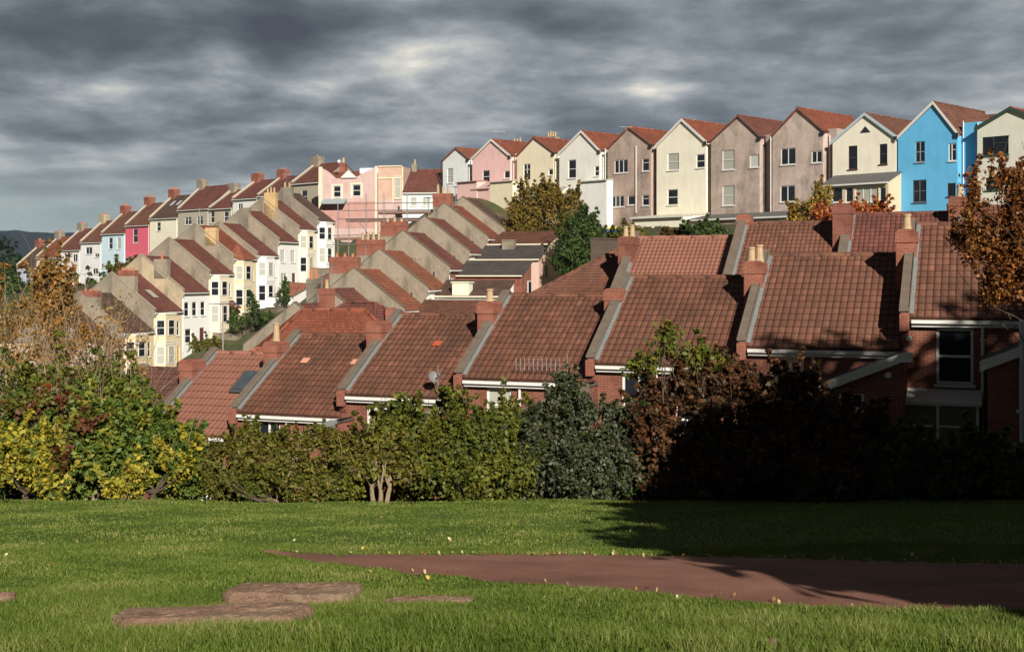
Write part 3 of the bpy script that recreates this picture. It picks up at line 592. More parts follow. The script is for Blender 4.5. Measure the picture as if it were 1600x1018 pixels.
for j, (k, mt, lb) in enumerate([(3, GREY, 'grey front garden wall below the tiled porch'), (4.2, GREY, 'grey rendered garden wall with sloping top beside the ivy'), (5.3, WHITEW, 'white garden wall stepping up beside the clipped bush'), (6.3, REDBRICK2, 'red brick garden wall below the plain white house'), (7.4, GREY, 'short grey garden wall near the top of the street')]):
    x, y = -37.5+1.59*k, 119+4.74*k; z = ZY(521-0, 119)+(.0) ; zb = -5.6-7.4+1.62*k; a = rotv(SR, 0, -3.6); b = rotv(SR, 4.6, -3.6); c = rotv(SR, 0, -.6)
    garden_wall([(x+c.x, y+c.y, zb+1.0), (x+a.x, y+a.y, zb+.9), (x+b.x, y+b.y, zb+2.1)], .9, .3, mt, lb, group='front garden walls of the climbing street')

Rrow = [(-2, 548, 'red', None, 'grey gabled house with red roof patch, lowest seen of the middle row'),
        (-1, 520, 'red', dict(x=.3, y=5.5, w=.6, d=1.0, top=.9, z0=7., mat=GREYD, pots=2, pm=POTR, ph=1.0), 'grey gabled house with tall grey stack and orange pots, middle row'),
        (0, 486, 'orange', dict(x=.35, y=5.3, w=.68, d=2.5, top=1.15, mat=REDBRICK2, base_mat=GREY, red=1.25, pots=3, pm=POTR, ph=.4), 'middle row house with bright orange roof and the lowest of the red brick stacks'),
        (1, 453, 'orange', dict(x=.35, y=5.3, w=.68, d=2.4, top=1.05, mat=REDBRICK2, base_mat=GREY, red=1.25, pots=4, ph=.8), 'middle row house with orange roof and red stack crowded with pots'),
        (2, 421, 'red', dict(x=.35, y=5.3, w=.68, d=2.4, top=1.05, mat=REDBRICK2, base_mat=GREY, red=1.2, pots=3, ph=.5), 'middle row house with dark red roof under the scaffold'),
        (3, 396, 'red', None, 'middle row house wrapped by scaffold at its ridge'),
        (4, 373, 'rust', dict(x=.35, y=4.6, w=.68, d=1.9, top=1.2, mat=REDBRICK2, base_mat=GREY, red=1.2, pots=3, ph=.9), 'middle row house with red stack of three buff pots near the pink extension'),
        (5, 361, 'brown', None, 'uppermost house of the middle row, dull brown roof under the pink walls')]
for k, ey, rf, ch, lab in Rrow:
    x, y = -8.82+1.59*k, 99.5+4.74*k; eh = 5.6; ze = ZY(ey, y); base(x, y, ze-eh, SR, 5, 9); base(x+4, y-1, ze-eh)
    H = terrace(lab, x, y, ze, SR, 5., 8.6, eh, 3.15, front=paint((.74, .74, .70), .3) if k in (0, 1, 3) else REDBRICK2 if k == 2 else paint((.7, .62, .5)), side=GREY, roof=TR[rf], wins=[(.5, 3.7, .9, 1.2, 'cas')], par='L', detail=1, chim=ch, group='middle row of backs', pipes=(.15,), parap=.26, thick=.3)
    for q_, zz_ in ((1.3, eh-.2), (3.2, eh+1.1)):
        pr = MB(); (pr.box(-.16, -.01, q_-.12, q_+.12, -1, zz_) if q_ > 2 else pr.tube([(-.07, q_, -1), (-.07, q_, zz_)], .06, 6)); pr.build('pier' if q_ > 2 else 'downpipe', GREYD if q_ > 2 else DARKMETAL, H)
    # rear wing standing out from the back wall
    if 0 <= k < 5:
        pj, a, b = (6.2, 2.0, 4.7) if k != 4 else (6.0, .3, 4.9); wz = eh-.5; rz = eh+.75; mats = {0: (WHITEW, 'old'), 1: (WHITEW, 'brown'), 2: (REDBRICK2, 'slate'), 3: (paint((.62, .42, .34), .25), 'slate'), 4: (paint((.66, .48, .40), .25), 'old'), 5: (GREY, 'brown')}[k]
        m = MB(); pf = [(a, -3.5), (b, -3.5), (b, rz), (a, wz)]; m.prism(pf, -pj, -.01, 'y'); Wg = m.build('rear_wing', mats[0], H)
        r = MB(); tile_slope(r, (a-.15, 0, wz-.0), (a-.15, -pj-.15, wz-.0), (b, 0, rz+.1), (b, -pj-.15, rz+.1), 1, .32); slope_slab(r, (a-.15, 0, wz), (a-.15, -pj-.14, wz), (b, 0, rz+.1), (b, -pj-.14, rz+.1), .1); r.build('wing_roof', TR[mats[1]], Wg)
        g = MB(); g.box(a-.3, a-.17, -pj-.1, -.05, wz-.12, wz); g.build('gutter', CREAMP, Wg)
        M = Matrix.Translation((0, 0, 0)); f = MB(); f.box(b-1.1, b-.2, -pj-.07, -pj-.003, 3.3, 4.6); wo = f.build('window', WHITE, Wg); g = MB(); g.box(b-1.02, b-.28, -pj-.09, -pj-.07, 3.38, 4.52); g.build('pane', GLASS, wo)
        dp = MB(); [dp.tube([(b+.05, -q_, -1), (b+.05, -q_, rz-.1)], .07, 6) for q_ in (pj-.3, pj-1.4)]; dp.build('downpipe', WHITE, Wg)
        if k == 1: c = MB(); c.box(a-.1, a+.9, -3.1, -1.6, wz-.2, wz+1.1); c.box(a-.2, a+1.0, -3.2, -1.5, wz+1.1, wz+1.2); dm = c.build('dormer', paint((.72, .76, .55), .2), Wg)
        if k in (3,): c = MB(); c.box(b-.9, b-.3, -3.2, -2.0, rz-1.2, rz+.5); c.box(b-.95, b-.25, -3.25, -1.95, rz+.5, rz+.6); c.build('chimney', GREY, Wg)

# ================================================================== FAR LEFT STREET
LR = math.atan2(-.67, .74)
Ldat = [ # left px, right px, eave y, ridge rise, colour, roof, label, windows px, chimney
 (26.5, 57, 416, (.52, .54, .70), 'brown', 'lavender house, farthest left in the long upper street', [(40, 424, 47, 436, 'cas')], dict(pots=2)),
 (57, 92, 403, (.74, .69, .52), 'rust', 'pale cream house with orange lichened roof, next to the lavender one', [(66, 412, 73, 426, 'sash'), (79, 412, 86, 426, 'sash')], dict(pots=2, mat=GREY)),
 (92, 126, 391, (.80, .76, .73), 'red', 'off-white house with bright red roof and small porch windows', [(101, 397, 109, 409, 'cas'), (114, 397, 121, 409, 'cas'), (104, 423, 116, 432, 'cas'), (119, 427, 123, 437, 'sash')], dict(pots=2, mat=GREY)),
 (126, 159, 379, (.80, .79, .80), 'mid', 'white house with dull red roof beside the pale blue one', [(134, 386, 144, 397, 'cas'), (148, 396, 155, 402, 'cas'), (145, 419, 153, 428, 'cas')], dict(pots=3, mat=BEIGE)),
 (159, 196, 365.6, (.58, .74, .82), 'mid', 'pale blue house of the upper street', [(170, 371, 176, 389, 'sash'), (183, 371, 189, 389, 'sash', dict(gm=CURT)), (158.5, 412, 163, 419, 'cas')], dict(pots=4)),
 (196, 234, 353, (.66, .13, .19), 'mid', 'raspberry pink house of the upper street', [(208, 357, 215, 379, 'sash'), (193.5, 402, 201, 414, 'sash')], dict(pots=4)),
 (234, 278, 342, (.78, .74, .58), 'brown', 'cream house with dark brown roof and two skylights beside the raspberry one', [(245, 347, 251, 361, 'sash')], dict(pots=4)),
 (278, 327, 328.5, (.42, .38, .30), 'red', 'stone coloured house with two square white windows', [(289, 339, 299, 351, 'cross'), (308, 338, 317, 351, 'cross')], dict(pots=2, mat=GREY)),
 (327, 363.5, 327, (.46, .40, .30), 'red', 'tan house with two tall sash windows, white roof verge', [(329, 330, 335, 348, 'sash'), (350, 330, 357, 347, 'sash')], dict(pots=0, mat=GREY)),
 (363.5, 403, 312, (.72, .72, .68), 'red', 'plain white walled house under a tall orange potted stack', [(372, 318, 379, 328, 'cas')], dict(pots=1)),
 (403, 456, 307, (.60, .56, .48), 'red', 'red roofed house with a brick stack between the white wall and the stone one', [(414, 311, 421, 322, 'sash')], dict(pots=2)),
 (456, 500, 288, (.40, .35, .27), 'red', 'stone house with one tall white window next to the large pink house', [(471, 297, 480, 317, 'sash')], dict(pots=1, mat=GREY)),
]
cx_, cy_ = UX(26.5, 232), 232.
dL = rotv(LR, 1, 0)
for i, (pl, pr, ey, colr, rf, lab, wr, ch) in enumerate(Ldat):
    ox, oy = cx_, cy_; u = (pr-800)/F; w = (u*oy-ox)/(dL.x-u*dL.y); ze = ZY(ey, oy); eh = 8.6
    base(ox, oy, ze-eh, LR, w, 9); zb = ze-eh; v1 = rotv(LR, w/2, -13); v2 = rotv(LR, w/2, -26); BASES.append((ox+v1.x, oy+v1.y, zb-4)); (BASES.append((ox+v2.x, oy+v2.y, zb-8)) if i < 7 else None); oxl, oyl = ox, oy
    wins = pxwins(ox, oy, LR, zb, wr); ch = dict(ch); ch.setdefault('mat', REDBRICK2)
    H = terrace(lab, ox, oy, ze, LR, w, 8.6, eh, 3.7 if i < 8 else 2.9, front=paint(colr, .25), side=GREY if i % 3 else BEIGE, roof=TR[rf], wins=wins, par='L', detail=1,
        chim=dict(x=.4, y=4.3, w=1.7, d=1.2, top=1.2, pm=POTR, ph=.45, along='x', **ch), group='upper street of painted houses', pipes=(w-.25,), parap=.3, thick=.3, cop=plain((.62, .56, .45), .9, .3), gut=True)
    if i == 6:
        for a in (2.2, 4.): s = 3.7/4.3; sk = MB(); e, f_ = 2.2, 3.1; sk.poly([(a, e, eh+s*e+.3), (a+.8, e, eh+s*e+.3), (a+.8, f_, eh+s*f_+.3), (a, f_, eh+s*f_+.3)]); sk.build('skylight', plain((.45, .45, .45), .25), H)
    cx_, cy_ = ox+dL.x*w, oy+dL.y*w
    if i in (2, 5):   # front garden block
        c, z1 = conv(ox, oy, LR, 104 if i == 2 else 202, 443 if i == 2 else 391, -3)
        m = MB(); m.box(0.3, 3.5, -3., -.02, -3, 2.2); m.build('bay_window', paint((.78, .76, .68), .15) if i == 5 else WHITEW, H)
# large pink rendered house with butterfly parapet, and its side block
px_l, Yp = 501, 166.; PR = R(-12); ox, oy = UX(px_l, Yp), Yp
w1, _ = conv(ox, oy, PR, 587, 300); zt = ZY(263, oy); zb = ZY(345, oy); eh = zt-zb; base(ox, oy, zb, PR, w1+4, 9)
H = empty('pink_house', 'large pink rendered house with butterfly parapet and two sash windows', 'house', (ox, oy, zb), PR)
PK = paint((.56, .40, .37), .5); PK2 = paint((.50, .28, .24), .5)
wn = pxwins(ox, oy, PR, zb, [(521, 290.5, 532.5, 308, 'sash', dict(gm=GLASS)), (551, 288.5, 563.5, 306.5, 'sash'), (551, 328, 563, 338, 'cas')])
m = MB(); zs = eh-1.6; facade(m, 0, w1, -4, zs, [q[:4] for q in wn], 0)
m.prism([(0.003, zs), (w1-.003, zs), (w1-.003, eh), (w1-1.2, eh-.45), (w1*.62, eh-1.4), (w1*.28, eh-1.4), (1.0, eh-.4), (.0, eh+.1)], 0, .3, 'y'); m.poly([(0, .003, -4), (0, .003, zs), (0, 9, zs), (0, 9, -4)]); m.poly([(w1, 0, -4), (w1, 9, -4), (w1, 9, zs), (w1, 0, zs)]); m.box(.01, w1-.01, .3, 9, -4, eh-1.65)
m.build('wall', PK, H)
b = MB(); b.prism([(w1*.37, eh-1.35), (w1*.66, eh-1.35), (w1*.51, eh-.35)], -.25, .25, 'y'); b.build('pediment', WHITE, H)
r = MB(); tile_slope(r, (.2, .35, eh-1.3), (w1-.2, .35, eh-1.3), (.2, 4.5, eh-.1), (w1-.2, 4.5, eh-.1), 1); slope_slab(r, (.2, .35, eh-1.3), (w1-.2, .35, eh-1.3), (.2, 4.5, eh-.1), (w1-.2, 4.5, eh-.1)); r.build('roof', TR['orange'], H)
bd = MB(); bd.box(.02, w1-.02, -.03, -.004, -1., (ZY(315, oy)-zb)); bd.build('lower_band', PK2, H)
for q in wn[:2]:
    t = MB(); t.box(q[0]-.3, q[0]-.02, -.06, -.004, q[1]-.3, q[1]+q[3]+.25); t.box(q[0]+q[2]+.02, q[0]+q[2]+.3, -.06, -.004, q[1]-.3, q[1]+q[3]+.25); t.box(q[0]-.02, q[0]+q[2]+.02, -.06, -.004, q[1]+q[3]+.02, q[1]+q[3]+.25); t.build('window_surround', paint((.72, .62, .48), .2), H)
for q in wn: window(H, q[0], q[1], q[2], q[3], q[4], sill=False)
q0 = MB(); q0.box(-.25, .25, -.1, -.004, -3, eh+.2); q0.build('pilaster', paint((.74, .60, .46), .2), H); q0 = MB(); q0.box(w1-.1, w1+.25, -.1, -.004, -3, eh+.15); q0.build('pilaster', paint((.74, .60, .46), .2), H)
chimney(H, 1.6, 4.5, eh-1, eh+1.0, .8, .8, REDBRICK2, 2, POTR, .5)
b = MB(); b.box(w1*.6, w1*.95, 2.5, 4.0, eh-.6, eh+.15); b.build('roof_dormer', paint((.70, .74, .74), .15), H)
c = MB(); c.prism([(-1.4, eh*.34), (0, eh*.42), (0, eh*.39), (-1.4, eh*.31)], .5, 3.8, 'x'); c.build('canopy', plain((.30, .36, .37), .5), H)
m = MB(); m.tube([(w1*.3, 1, eh-.5), (w1*.3, 1, eh+1.5)], .03, 5); sat_dish(m.build('aerial_pole', STEEL, H), Vector((w1*.3, .9, eh+.9)), R(20), .3)
w2, _ = conv(ox, oy, PR, 629, 300)
S = empty('rendered_house_block', 'flat topped salmon block with cream framed bays joined to the pink house', 'house', (ox, oy, zb), PR)
m = MB(); m.box(w1+.26, w2, .2, 8, -4, eh+.05); m.build('wall', paint((.56, .38, .29), .45), S)
t = MB(); z1 = ZY(281, oy)-zb; t.box(w1+.3, w2, .08, .19, z1, z1+.18); t.box(w2-.15, w2+.05, .08, .19, -1, eh); xm = (w1+w2)/2+.4; t.box(xm, xm+.2, .08, .19, ZY(318, oy)-zb, z1); t.box(w1+.3, w2-.16, .05, .25, eh+.05, eh+.2); t.build('cream_trim', paint((.74, .62, .44), .15), S)
xw, zw = conv(ox, oy, PR, 616, 310); window(S, xw, zw-zb, .9, 3.0, 'sash', y=.13, gm=CURT, fm=CREAMP)
t = MB(); t.box(w1+.3, w2-.2, .15, .19, -1, ZY(313, oy)-zb); t.build('lower_band', PK, S)
# red roofed house between the pink block and the pale wing row
ox, oy = UX(629, 150), 150.; r_ = R(-10); ze = ZY(301, 150); w_, _ = conv(ox, oy, r_, 684, 301); base(ox, oy, ze-5.5, r_, w_, 8)
H = terrace('dark red roofed house with pale grey wall between the salmon block and the pale wings', ox, oy, ze, r_, w_, 8., 5.5, 2.9, front=paint((.62, .68, .68), .2), side=GREY, roof=TR['red'], wins=pxwins(ox, oy, r_, ze-5.5, [(641, 308, 651, 322, 'sash', dict(gm=CURT)), (660, 308, 672, 322, 'cas', dict(gm=CURT))]), par='', detail=1, chim=dict(x=.5, y=4, w=.6, d=.6, top=.8, pots=1, mat=GREY))

# ================================================================== UPPER ROW: gabled rear wings in many colours
UR = R(-45.8); dU = rotv(UR, 1, 0); dn = rotv(UR, 0, 1)
def upper(label, px0, px1, pxn, ey, pk, ppx, by, Yl, col, roofc, rects, barge=None, strip=None, main=True, pipes=(), strip_top=.25, L=6.5, chims=()):
    """px0-px1: the gable wall, pxn: where the next house starts"""
    ox, oy = UX(px0, Yl), Yl; w, _ = conv(ox, oy, UR, px1, 300); wn_, _ = conv(ox, oy, UR, pxn, 300); xp, zp = conv(ox, oy, UR, ppx, pk)
    ze = (conv(ox, oy, UR, px0, ey)[1]*1.0+conv(ox, oy, UR, px1, ey-4)[1])/2; zb = conv(ox, oy, UR, (px0+px1)/2, by)[1]; eh = ze-zb; rz = zp-zb
    base(ox, oy, zb, UR, w, 12); H = empty('gabled_house', label, 'house', (ox, oy, zb), UR, 'upper row of gabled rear wings')
    col_ = paint(col, .34) if max(col)-min(col) > .16 or min(col) > .5 else pebbledash(col)
    wins = pxwins(ox, oy, UR, zb, rects)
    m = MB(); facade(m, 0, w, -8, eh, [q[:4] for q in wins]); m.prism([(0, eh), (w, eh), (xp, rz)], 0.0, .25, 'y'); m.poly([(0, 0, -8), (0, 0, eh), (0, L, eh), (0, L, -8)]); m.poly([(w, 0, -8), (w, L, -8), (w, L, eh), (w, 0, eh)]); m.build('gable_wall', col_, H)
    sw = MB(); st = strip if strip else col_
    sw.box(w+.004, wn_-.01, .8, L, -8, eh+strip_top); sw.build('recessed_wall', paint(strip, .3) if strip else col_, H)
    r = MB(); o = .12
    for (xa, xb) in ((-.16, xp), (w+.16, xp)):
        s = (rz-eh)/abs(xp-(0 if xa < 0 else w)); za = eh-.16*s
        if xa < 0: tile_slope(r, (xa, L+3, za+.14), (xa, -o, za+.14), (xb, L+3, rz+.14), (xb, -o, rz+.14), 1, .32); slope_slab(r, (xa, L+3, za+.14), (xa, -o+.01, za+.14), (xb, L+3, rz+.14), (xb, -o+.01, rz+.14))
        else: tile_slope(r, (xa, -o, za+.14), (xa, L+3, za+.14), (xb, -o, rz+.14), (xb, L+3, rz+.14), 1, .32); slope_slab(r, (xa, -o+.01, za+.14), (xa, L+3, za+.14), (xb, -o+.01, rz+.14), (xb, L+3, rz+.14))
    RF = r.build('roof', TR[roofc], H); t = MB(); t.tube([(xp, -o, rz+.15), (xp, L+3, rz+.15)], .12, 6); t.build('ridge_tiles', TR[roofc], RF)
    # main house behind, ridge along the row
    m = MB(); m.box(0.01, wn_-.02, L+.01, L+7.5, -4, eh); m.poly([(0.01, L, eh), (0.01, L+3.7, rz-.15), (.01, L+7.4, eh)]); m.poly([(wn_-.02, L, eh), (wn_-.02, L+3.7, rz-.15), (wn_-.02, L+7.4, eh)]); MH = m.build('main_block', col_, H)
    r = MB(); tile_slope(r, (0, L, eh+.1), (wn_-.02, L, eh+.1), (0, L+3.7, rz), (wn_-.02, L+3.7, rz), 1, .32); tile_slope(r, (wn_-.02, L+7.5, eh+.1), (0, L+7.5, eh+.1), (wn_-.02, L+3.7, rz), (0, L+3.7, rz), 1, .32); r.build('main_roof', TR[roofc], MH)
    if barge:
        for (xa, xb) in ((-.2, xp), (w+.2, xp)):
            s = (rz-eh)/abs(xp-(0 if xa < 0 else w)); za = eh-.2*s+.12; b = MB(); pf = [(xa, za-.26), (xa, za+.06), (xb, rz+.22), (xb, rz-.06)]; b.prism(pf, -o-.05, -o-.005, 'y'); b.build('bargeboard', barge, H)
    else:
        b = MB()
        for (xa, xb) in ((-.16, xp), (w+.16, xp)): s = (rz-eh)/abs(xp-(0 if xa < 0 else w)); za = eh-.16*s+.1; b.prism([(xa, za-.06), (xa, za+.05), (xb, rz+.18), (xb, rz+.08)], -o-.03, -o-.003, 'y')
        b.build('verge', plain((.20, .13, .10), .9), H)
    for q in wins: window(H, q[0], q[1], q[2], q[3], q[4], **(q[5] if len(q) > 5 else {}))
    for (pp, z0p, z1p, mt) in pipes:
        xx, zt_ = conv(ox, oy, UR, pp, z0p); _, zl_ = conv(ox, oy, UR, pp, z1p); downpipe(H, xx, max(-.5, zl_-zb), zt_-zb, -.08 if xx < w+.1 else .7, mt, r=.055)
    hp = MB(); hp.box(w-.16, w+.18, -.18, .02, eh-.3, eh+.02); hp.build('hopper', DARKMETAL, H)
    for (cxx, cyy, cw, cd, ct, cm, np_, pm_, ph_) in chims: chimney(H, cxx, cyy, eh, rz+ct, cw, cd, cm, np_, pm_, ph_, along='x')
    return H, ox, oy, zb, w, wn_, eh
def box_ext(H, ox, oy, zb, px0, px1, pyt0, pyt1, proj, mat, roofm, rects=(), name='extension', slope=.5, lip=WHITE, back=0.):
    x0, zt = conv(ox, oy, UR, px0, pyt0, -proj); x1, zt1 = conv(ox, oy, UR, px1, pyt1, -proj); zt = (zt+zt1)/2-zb
    wn = pxwins(ox, oy, UR, zb, rects, -proj); m = MB(); facade(m, x0, x1, -10, zt, [q[:4] for q in wn], y=-proj)
    m.prism([(-proj, -10), (-proj, zt), (-.003, zt+slope), (-.003, -10)], x0, x0+.01); m.prism([(-proj, -10), (-proj, zt), (-.003, zt+slope), (-.003, -10)], x1-.01, x1)
    E = m.build(name, mat, H); r = MB(); r.prism([(-proj-.2, zt-.02), (-proj-.2, zt+.08), (-.003, zt+slope+.1), (-.003, zt+slope)], x0-.1, x1+.1); r.build('extension_roof', roofm, E)
    if lip: g = MB(); g.box(x0-.1, x1+.1, -proj-.3, -proj-.205, zt-.10, zt+.04); g.build('gutter', lip, E)
    for q in wn: window(E, q[0], q[1], q[2], q[3], q[4], y=-proj+.05, **(q[5] if len(q) > 5 else {}))
    return E
Ystart = 150.; Ub = [685, 737, 805, 873, 948, 1024, 1110, 1206, 1300, 1402, 1524, 1640]; UY = [Ystart]
for a, b in zip(Ub[:-1], Ub[1:]):
    ox, oy = UX(a, UY[-1]), UY[-1]; t, _ = conv(ox, oy, UR, b, 300); UY.append(oy+t*dU.y)
DG = plain((.04, .07, .05), .5); BRF = plain((.08, .05, .04), .5)
BROWN = (.40, .30, .25); BROWN2 = (.43, .34, .29)
CREAM1 = (.84, .79, .65)
ROOFGREY = plain((.13, .125, .12), .9, .5, 3.)
h = upper('pale blue-white gabled wing, leftmost of the upper row', 692, 731, 737, 252, 232.6, 712.6, 305, UY[0], (.76, .79, .78), 'orange', [(698.7, 263, 708, 286, 'sash', dict(gm=CURT))], None, (.6, .6, .55), pipes=[(690, 252, 300, DARKMETAL)], chims=[(3.2, 9.5, 1.9, .8, 1.2, REDBRICK, 3, POT, .8)])
h = upper('pink gabled wing with white bargeboards', 738, 797, 805, 248, 219.7, 768.5, 300, UY[1], (.80, .52, .49), 'rust', [(754, 266, 765, 286, 'sash'), (787.7, 266.8, 796.5, 278.5, 'none')], WHITE, (.74, .70, .60), pipes=[(736, 250, 285, DARKMETAL)], chims=[(3.4, 10, 1.8, .8, 1.1, GREY, 4, POT, .5)])
PINKE = paint((.76, .50, .47), .25); CRE = paint((.76, .68, .50), .25)
box_ext(h[0], h[1], h[2], h[3], 714, 745, 285, 284, 1.6, PINKE, plain((.3, .2, .18), .9), slope=.1, lip=None)
box_ext(h[0], h[1], h[2], h[3], 738, 765, 300, 291, 1.5, PINKE, plain((.5, .35, .33), .9), slope=.9, lip=None, name='pink_extension')
box_ext(h[0], h[1], h[2], h[3], 765.5, 801, 285, 283, 1.5, CRE, plain((.5, .45, .38), .9), slope=.2, lip=None, name='cream_extension')
h = upper('pale apricot gabled wing with small peak vent', 808, 865, 873, 243.5, 216, 834.5, 345, UY[2], (.80, .71, .53), 'rust', [(818, 256, 828.6, 282, 'cross', dict(gm=GLASS)), (857, 264, 864, 273.5, 'none')], None, (.74, .70, .62), pipes=[(805, 244, 300, plain((.2, .16, .13), .6))])
box_ext(h[0], h[1], h[2], h[3], 802, 868, 316, 306, 1.8, CRE, plain((.35, .32, .28), .9), slope=1.3, lip=None)
h = upper('white gabled wing above the golden tree', 874, 937, 948, 240, 206.7, 909, 345, UY[3], (.80, .78, .71), 'rust', [(888, 249.5, 900, 278.5, 'sash'), (929, 259.5, 936, 275, 'sash')], WHITE, (.70, .68, .62), pipes=[(939, 236, 345, WHITE), (871, 240, 300, DARKMETAL)])
box_ext(h[0], h[1], h[2], h[3], 906, 948, 283, 283, 1.0, paint((.80, .79, .75), .35), plain((.5, .5, .45), .9), slope=.1, lip=None)
h = upper('dark mushroom brown gabled wing with central white downpipe', 950, 1017, 1024, 231.5, 200.4, 982.7, 356, UY[4], BROWN, 'rust', [(960, 249.6, 980.7, 270.2, 'cas3'), (1003.3, 247.5, 1014, 267.3, 'top'), (955.3, 305.6, 974.8, 323.3, 'cas3'), (980.7, 305.6, 991.6, 320.3, 'none'), (1003.3, 304.4, 1014, 321.2, 'top')], None, BROWN2, pipes=[(994.5, 228, 333, WHITE), (1020, 232, 334, WHITE), (946.5, 232, 300, WHITE)], chims=[(3.5, 10, .8, .8, 1.0, REDBRICK2, 2, POT, .5)])
h = upper('cream gabled wing with thick white bargeboards between two brown ones', 1026, 1103, 1110, 227, 188.6, 1066, 352, UY[5], CREAM1, 'rust', [(1043, 239.6, 1060.8, 266, 'sash', dict(gm=CURT)), (1088, 240.8, 1101, 262.3, 'sash'), (1043, 295.6, 1059, 320.3, 'sash')], WHITE, (.72, .66, .52), pipes=[(1106, 226, 335, WHITE)], chims=[(4.4, 9.6, 1.1, .8, .25, pebbledash((.20, .16, .13)), 0, POT, .5)])
box_ext(h[0], h[1], h[2], h[3], 988, 1068, 341, 337, 4.0, paint(CREAM1, .15), plain((.55, .53, .42), .9), [(1004, 354, 1018, 369, 'none'), (1021, 353, 1034, 368, 'none')], slope=.35)
h2 = upper('brown gabled wing with a grey-brown pebbledash, left of the paired brown ones', 1111, 1187, 1206, 219.5, 182.7, 1153.6, 350, UY[6], BROWN2, 'red', [(1128.6, 234.3, 1147.7, 265.2, 'sash', dict(gm=CURT)), (1171.3, 241.6, 1186, 261.4, 'none', dict(gm=BLIND)), (1128.6, 290, 1147.7, 321, 'sash', dict(gm=CURT))], None, BROWN, pipes=[(1189, 212, 333, DARKMETAL), (1202, 212, 333, WHITE)], chims=[(-.2, 9.6, 1.2, .8, .15, pebbledash((.20, .16, .13)), 0, POT, .5)])
box_ext(h2[0], h2[1], h2[2], h2[3], 1070, 1160, 345, 340, 3.2, pebbledash(BROWN2), ROOFGREY, [(1081, 350, 1092, 362, 'none', dict(gm=CURT)), (1144, 349, 1156, 366, 'top')], slope=.55)
h2 = upper('brown gabled wing with paired white casements next to the cream one', 1207, 1286, 1300, 210.7, 171, 1246.4, 345, UY[7], (.47, .375, .325), 'rust', [(1220, 231.3, 1243, 257.3, 'cas'), (1268, 235.8, 1284, 254.3, 'cas'), (1219, 289.7, 1242, 315.3, 'cas')], None, BROWN2, pipes=[(1205, 212, 332, WHITE), (1290, 210, 285, WHITE)])
box_ext(h2[0], h2[1], h2[2], h2[3], 1164, 1268, 341, 336, 3.4, pebbledash(BROWN2), ROOFGREY, [(1179, 346, 1222, 360, 'cas3')], slope=.6)
h2 = upper('cream gabled wing with dark windows over a glazed lean-to', 1301, 1400, 1402, 220, 179.8, 1352, 335, UY[8], CREAM1, 'mid', [(1325.4, 227.8, 1339.6, 264.3, 'sash', dict(fm=BRF)), (1374, 224.9, 1386.4, 256.4, 'sash', dict(fm=BRF))], plain((.45, .55, .62), .6), None, pipes=[])
E = box_ext(h2[0], h2[1], h2[2], h2[3], 1285, 1388, 290, 285, 2.2, paint((.60, .50, .34), .3), ROOFGREY, [(1300, 292, 1316, 316, 'none'), (1321, 292, 1333, 316, 'none'), (1336, 292, 1372, 316, 'cas3', dict(gm=CURT)), (1374, 292, 1384, 316, 'none')], slope=.95, name='glazed_lean_to')
m = MB(); q = conv(h2[1], h2[2], UR, 1352, 207); m.prism([(q[0]-.5, q[1]-h2[3]), (q[0]+.5, q[1]-h2[3]), (q[0], q[1]-h2[3]+.55)], -.04, -.004, 'y'); m.build('gable_vent', DARKMETAL, h2[0])
h2 = upper('bright sky blue gabled wing with broad white bargeboards', 1403, 1496, 1524, 214, 162, 1458.6, 337, UY[9], (.13, .46, .76), 'mid', [(1430, 221, 1445, 253.4, 'sashbar', dict(gm=glass(), fm=plain((.25, .3, .33), .5))), (1482, 224, 1494, 251.4, 'off'), (1426, 281, 1447.4, 316, 'sashbar', dict(fm=plain((.1, .12, .15), .5))), (1480, 286, 1493, 306.5, 'none', dict(fm=BRF))], WHITE, (.13, .45, .74), pipes=[(1499, 188, 320, WHITE), (1522, 190, 322, WHITE)], strip_top=.9)
h2 = upper('off-white gabled wing with dark green trim, rightmost of the row', 1527, 1632, 1650, 198, 171, 1579, 330, UY[10], (.70, .68, .58), 'rust', [(1534.6, 213, 1576, 242.5, 'off', dict(fm=DG)), (1540, 277, 1567, 297, 'cas', dict(fm=DG))], DG, None)

# ================================================================== TERRAIN
BASES += [(-60, 75, -16), (-40, 70, -14), (-20, 62, -11.5), (-90, 110, -20), (-120, 160, -22), (-130, 230, -25), (30, 75, -2), (60, 90, 6), (60, 60, 0), (40, 40, -4), (30, 30, -4.6), (20, 150, 9), (60, 140, 11), (0, 200, 5), (-60, 230, -6),
          (-30, 30, -7.5), (-15, 28, -7.0), (0, 27, -6.4), (12, 26, -5.6), (20, 25, -5.0), (-45, 40, -11)]
B_ = np.array(BASES, dtype=float)
def terr(X, Y):
    shp = X.shape; x = X.ravel(); y = Y.ravel(); out = np.empty(len(x))
    for i in range(0, len(x), 4000):
        dx = x[i:i+4000, None]-B_[None, :, 0]; dy = y[i:i+4000, None]-B_[None, :, 1]; w = 1/(dx*dx+dy*dy+9)**1.9
        out[i:i+4000] = (w*B_[None, :, 2]).sum(1)/w.sum(1)
    return out.reshape(shp)
def lawnz(X, Y): return np.where(Y > 5.25, -.90-.1333*Y, -1.6+(5.25-Y)*.03)+.02*np.sin(X*.9+Y*.4)+.012*np.sin(X*2.3-Y*1.7)
def smooth(a, b, v): t = np.clip((v-a)/(b-a), 0, 1); return t*t*(3-2*t)
def gz(X, Y, sunk=False):
    X = np.asarray(X, float); Y = np.asarray(Y, float); k = smooth(17.6, 25, Y); far = smooth(240, 420, np.hypot(X, Y))
    t = terr(X, np.maximum(Y, 20)); sink = .09*(1-smooth(17.8, 19.5, Y))*(1 if sunk else 0); z = lawnz(X, np.minimum(Y, 22))*(1-k)+(t-.05)*k; return z*(1-far)+(-32)*far-sink
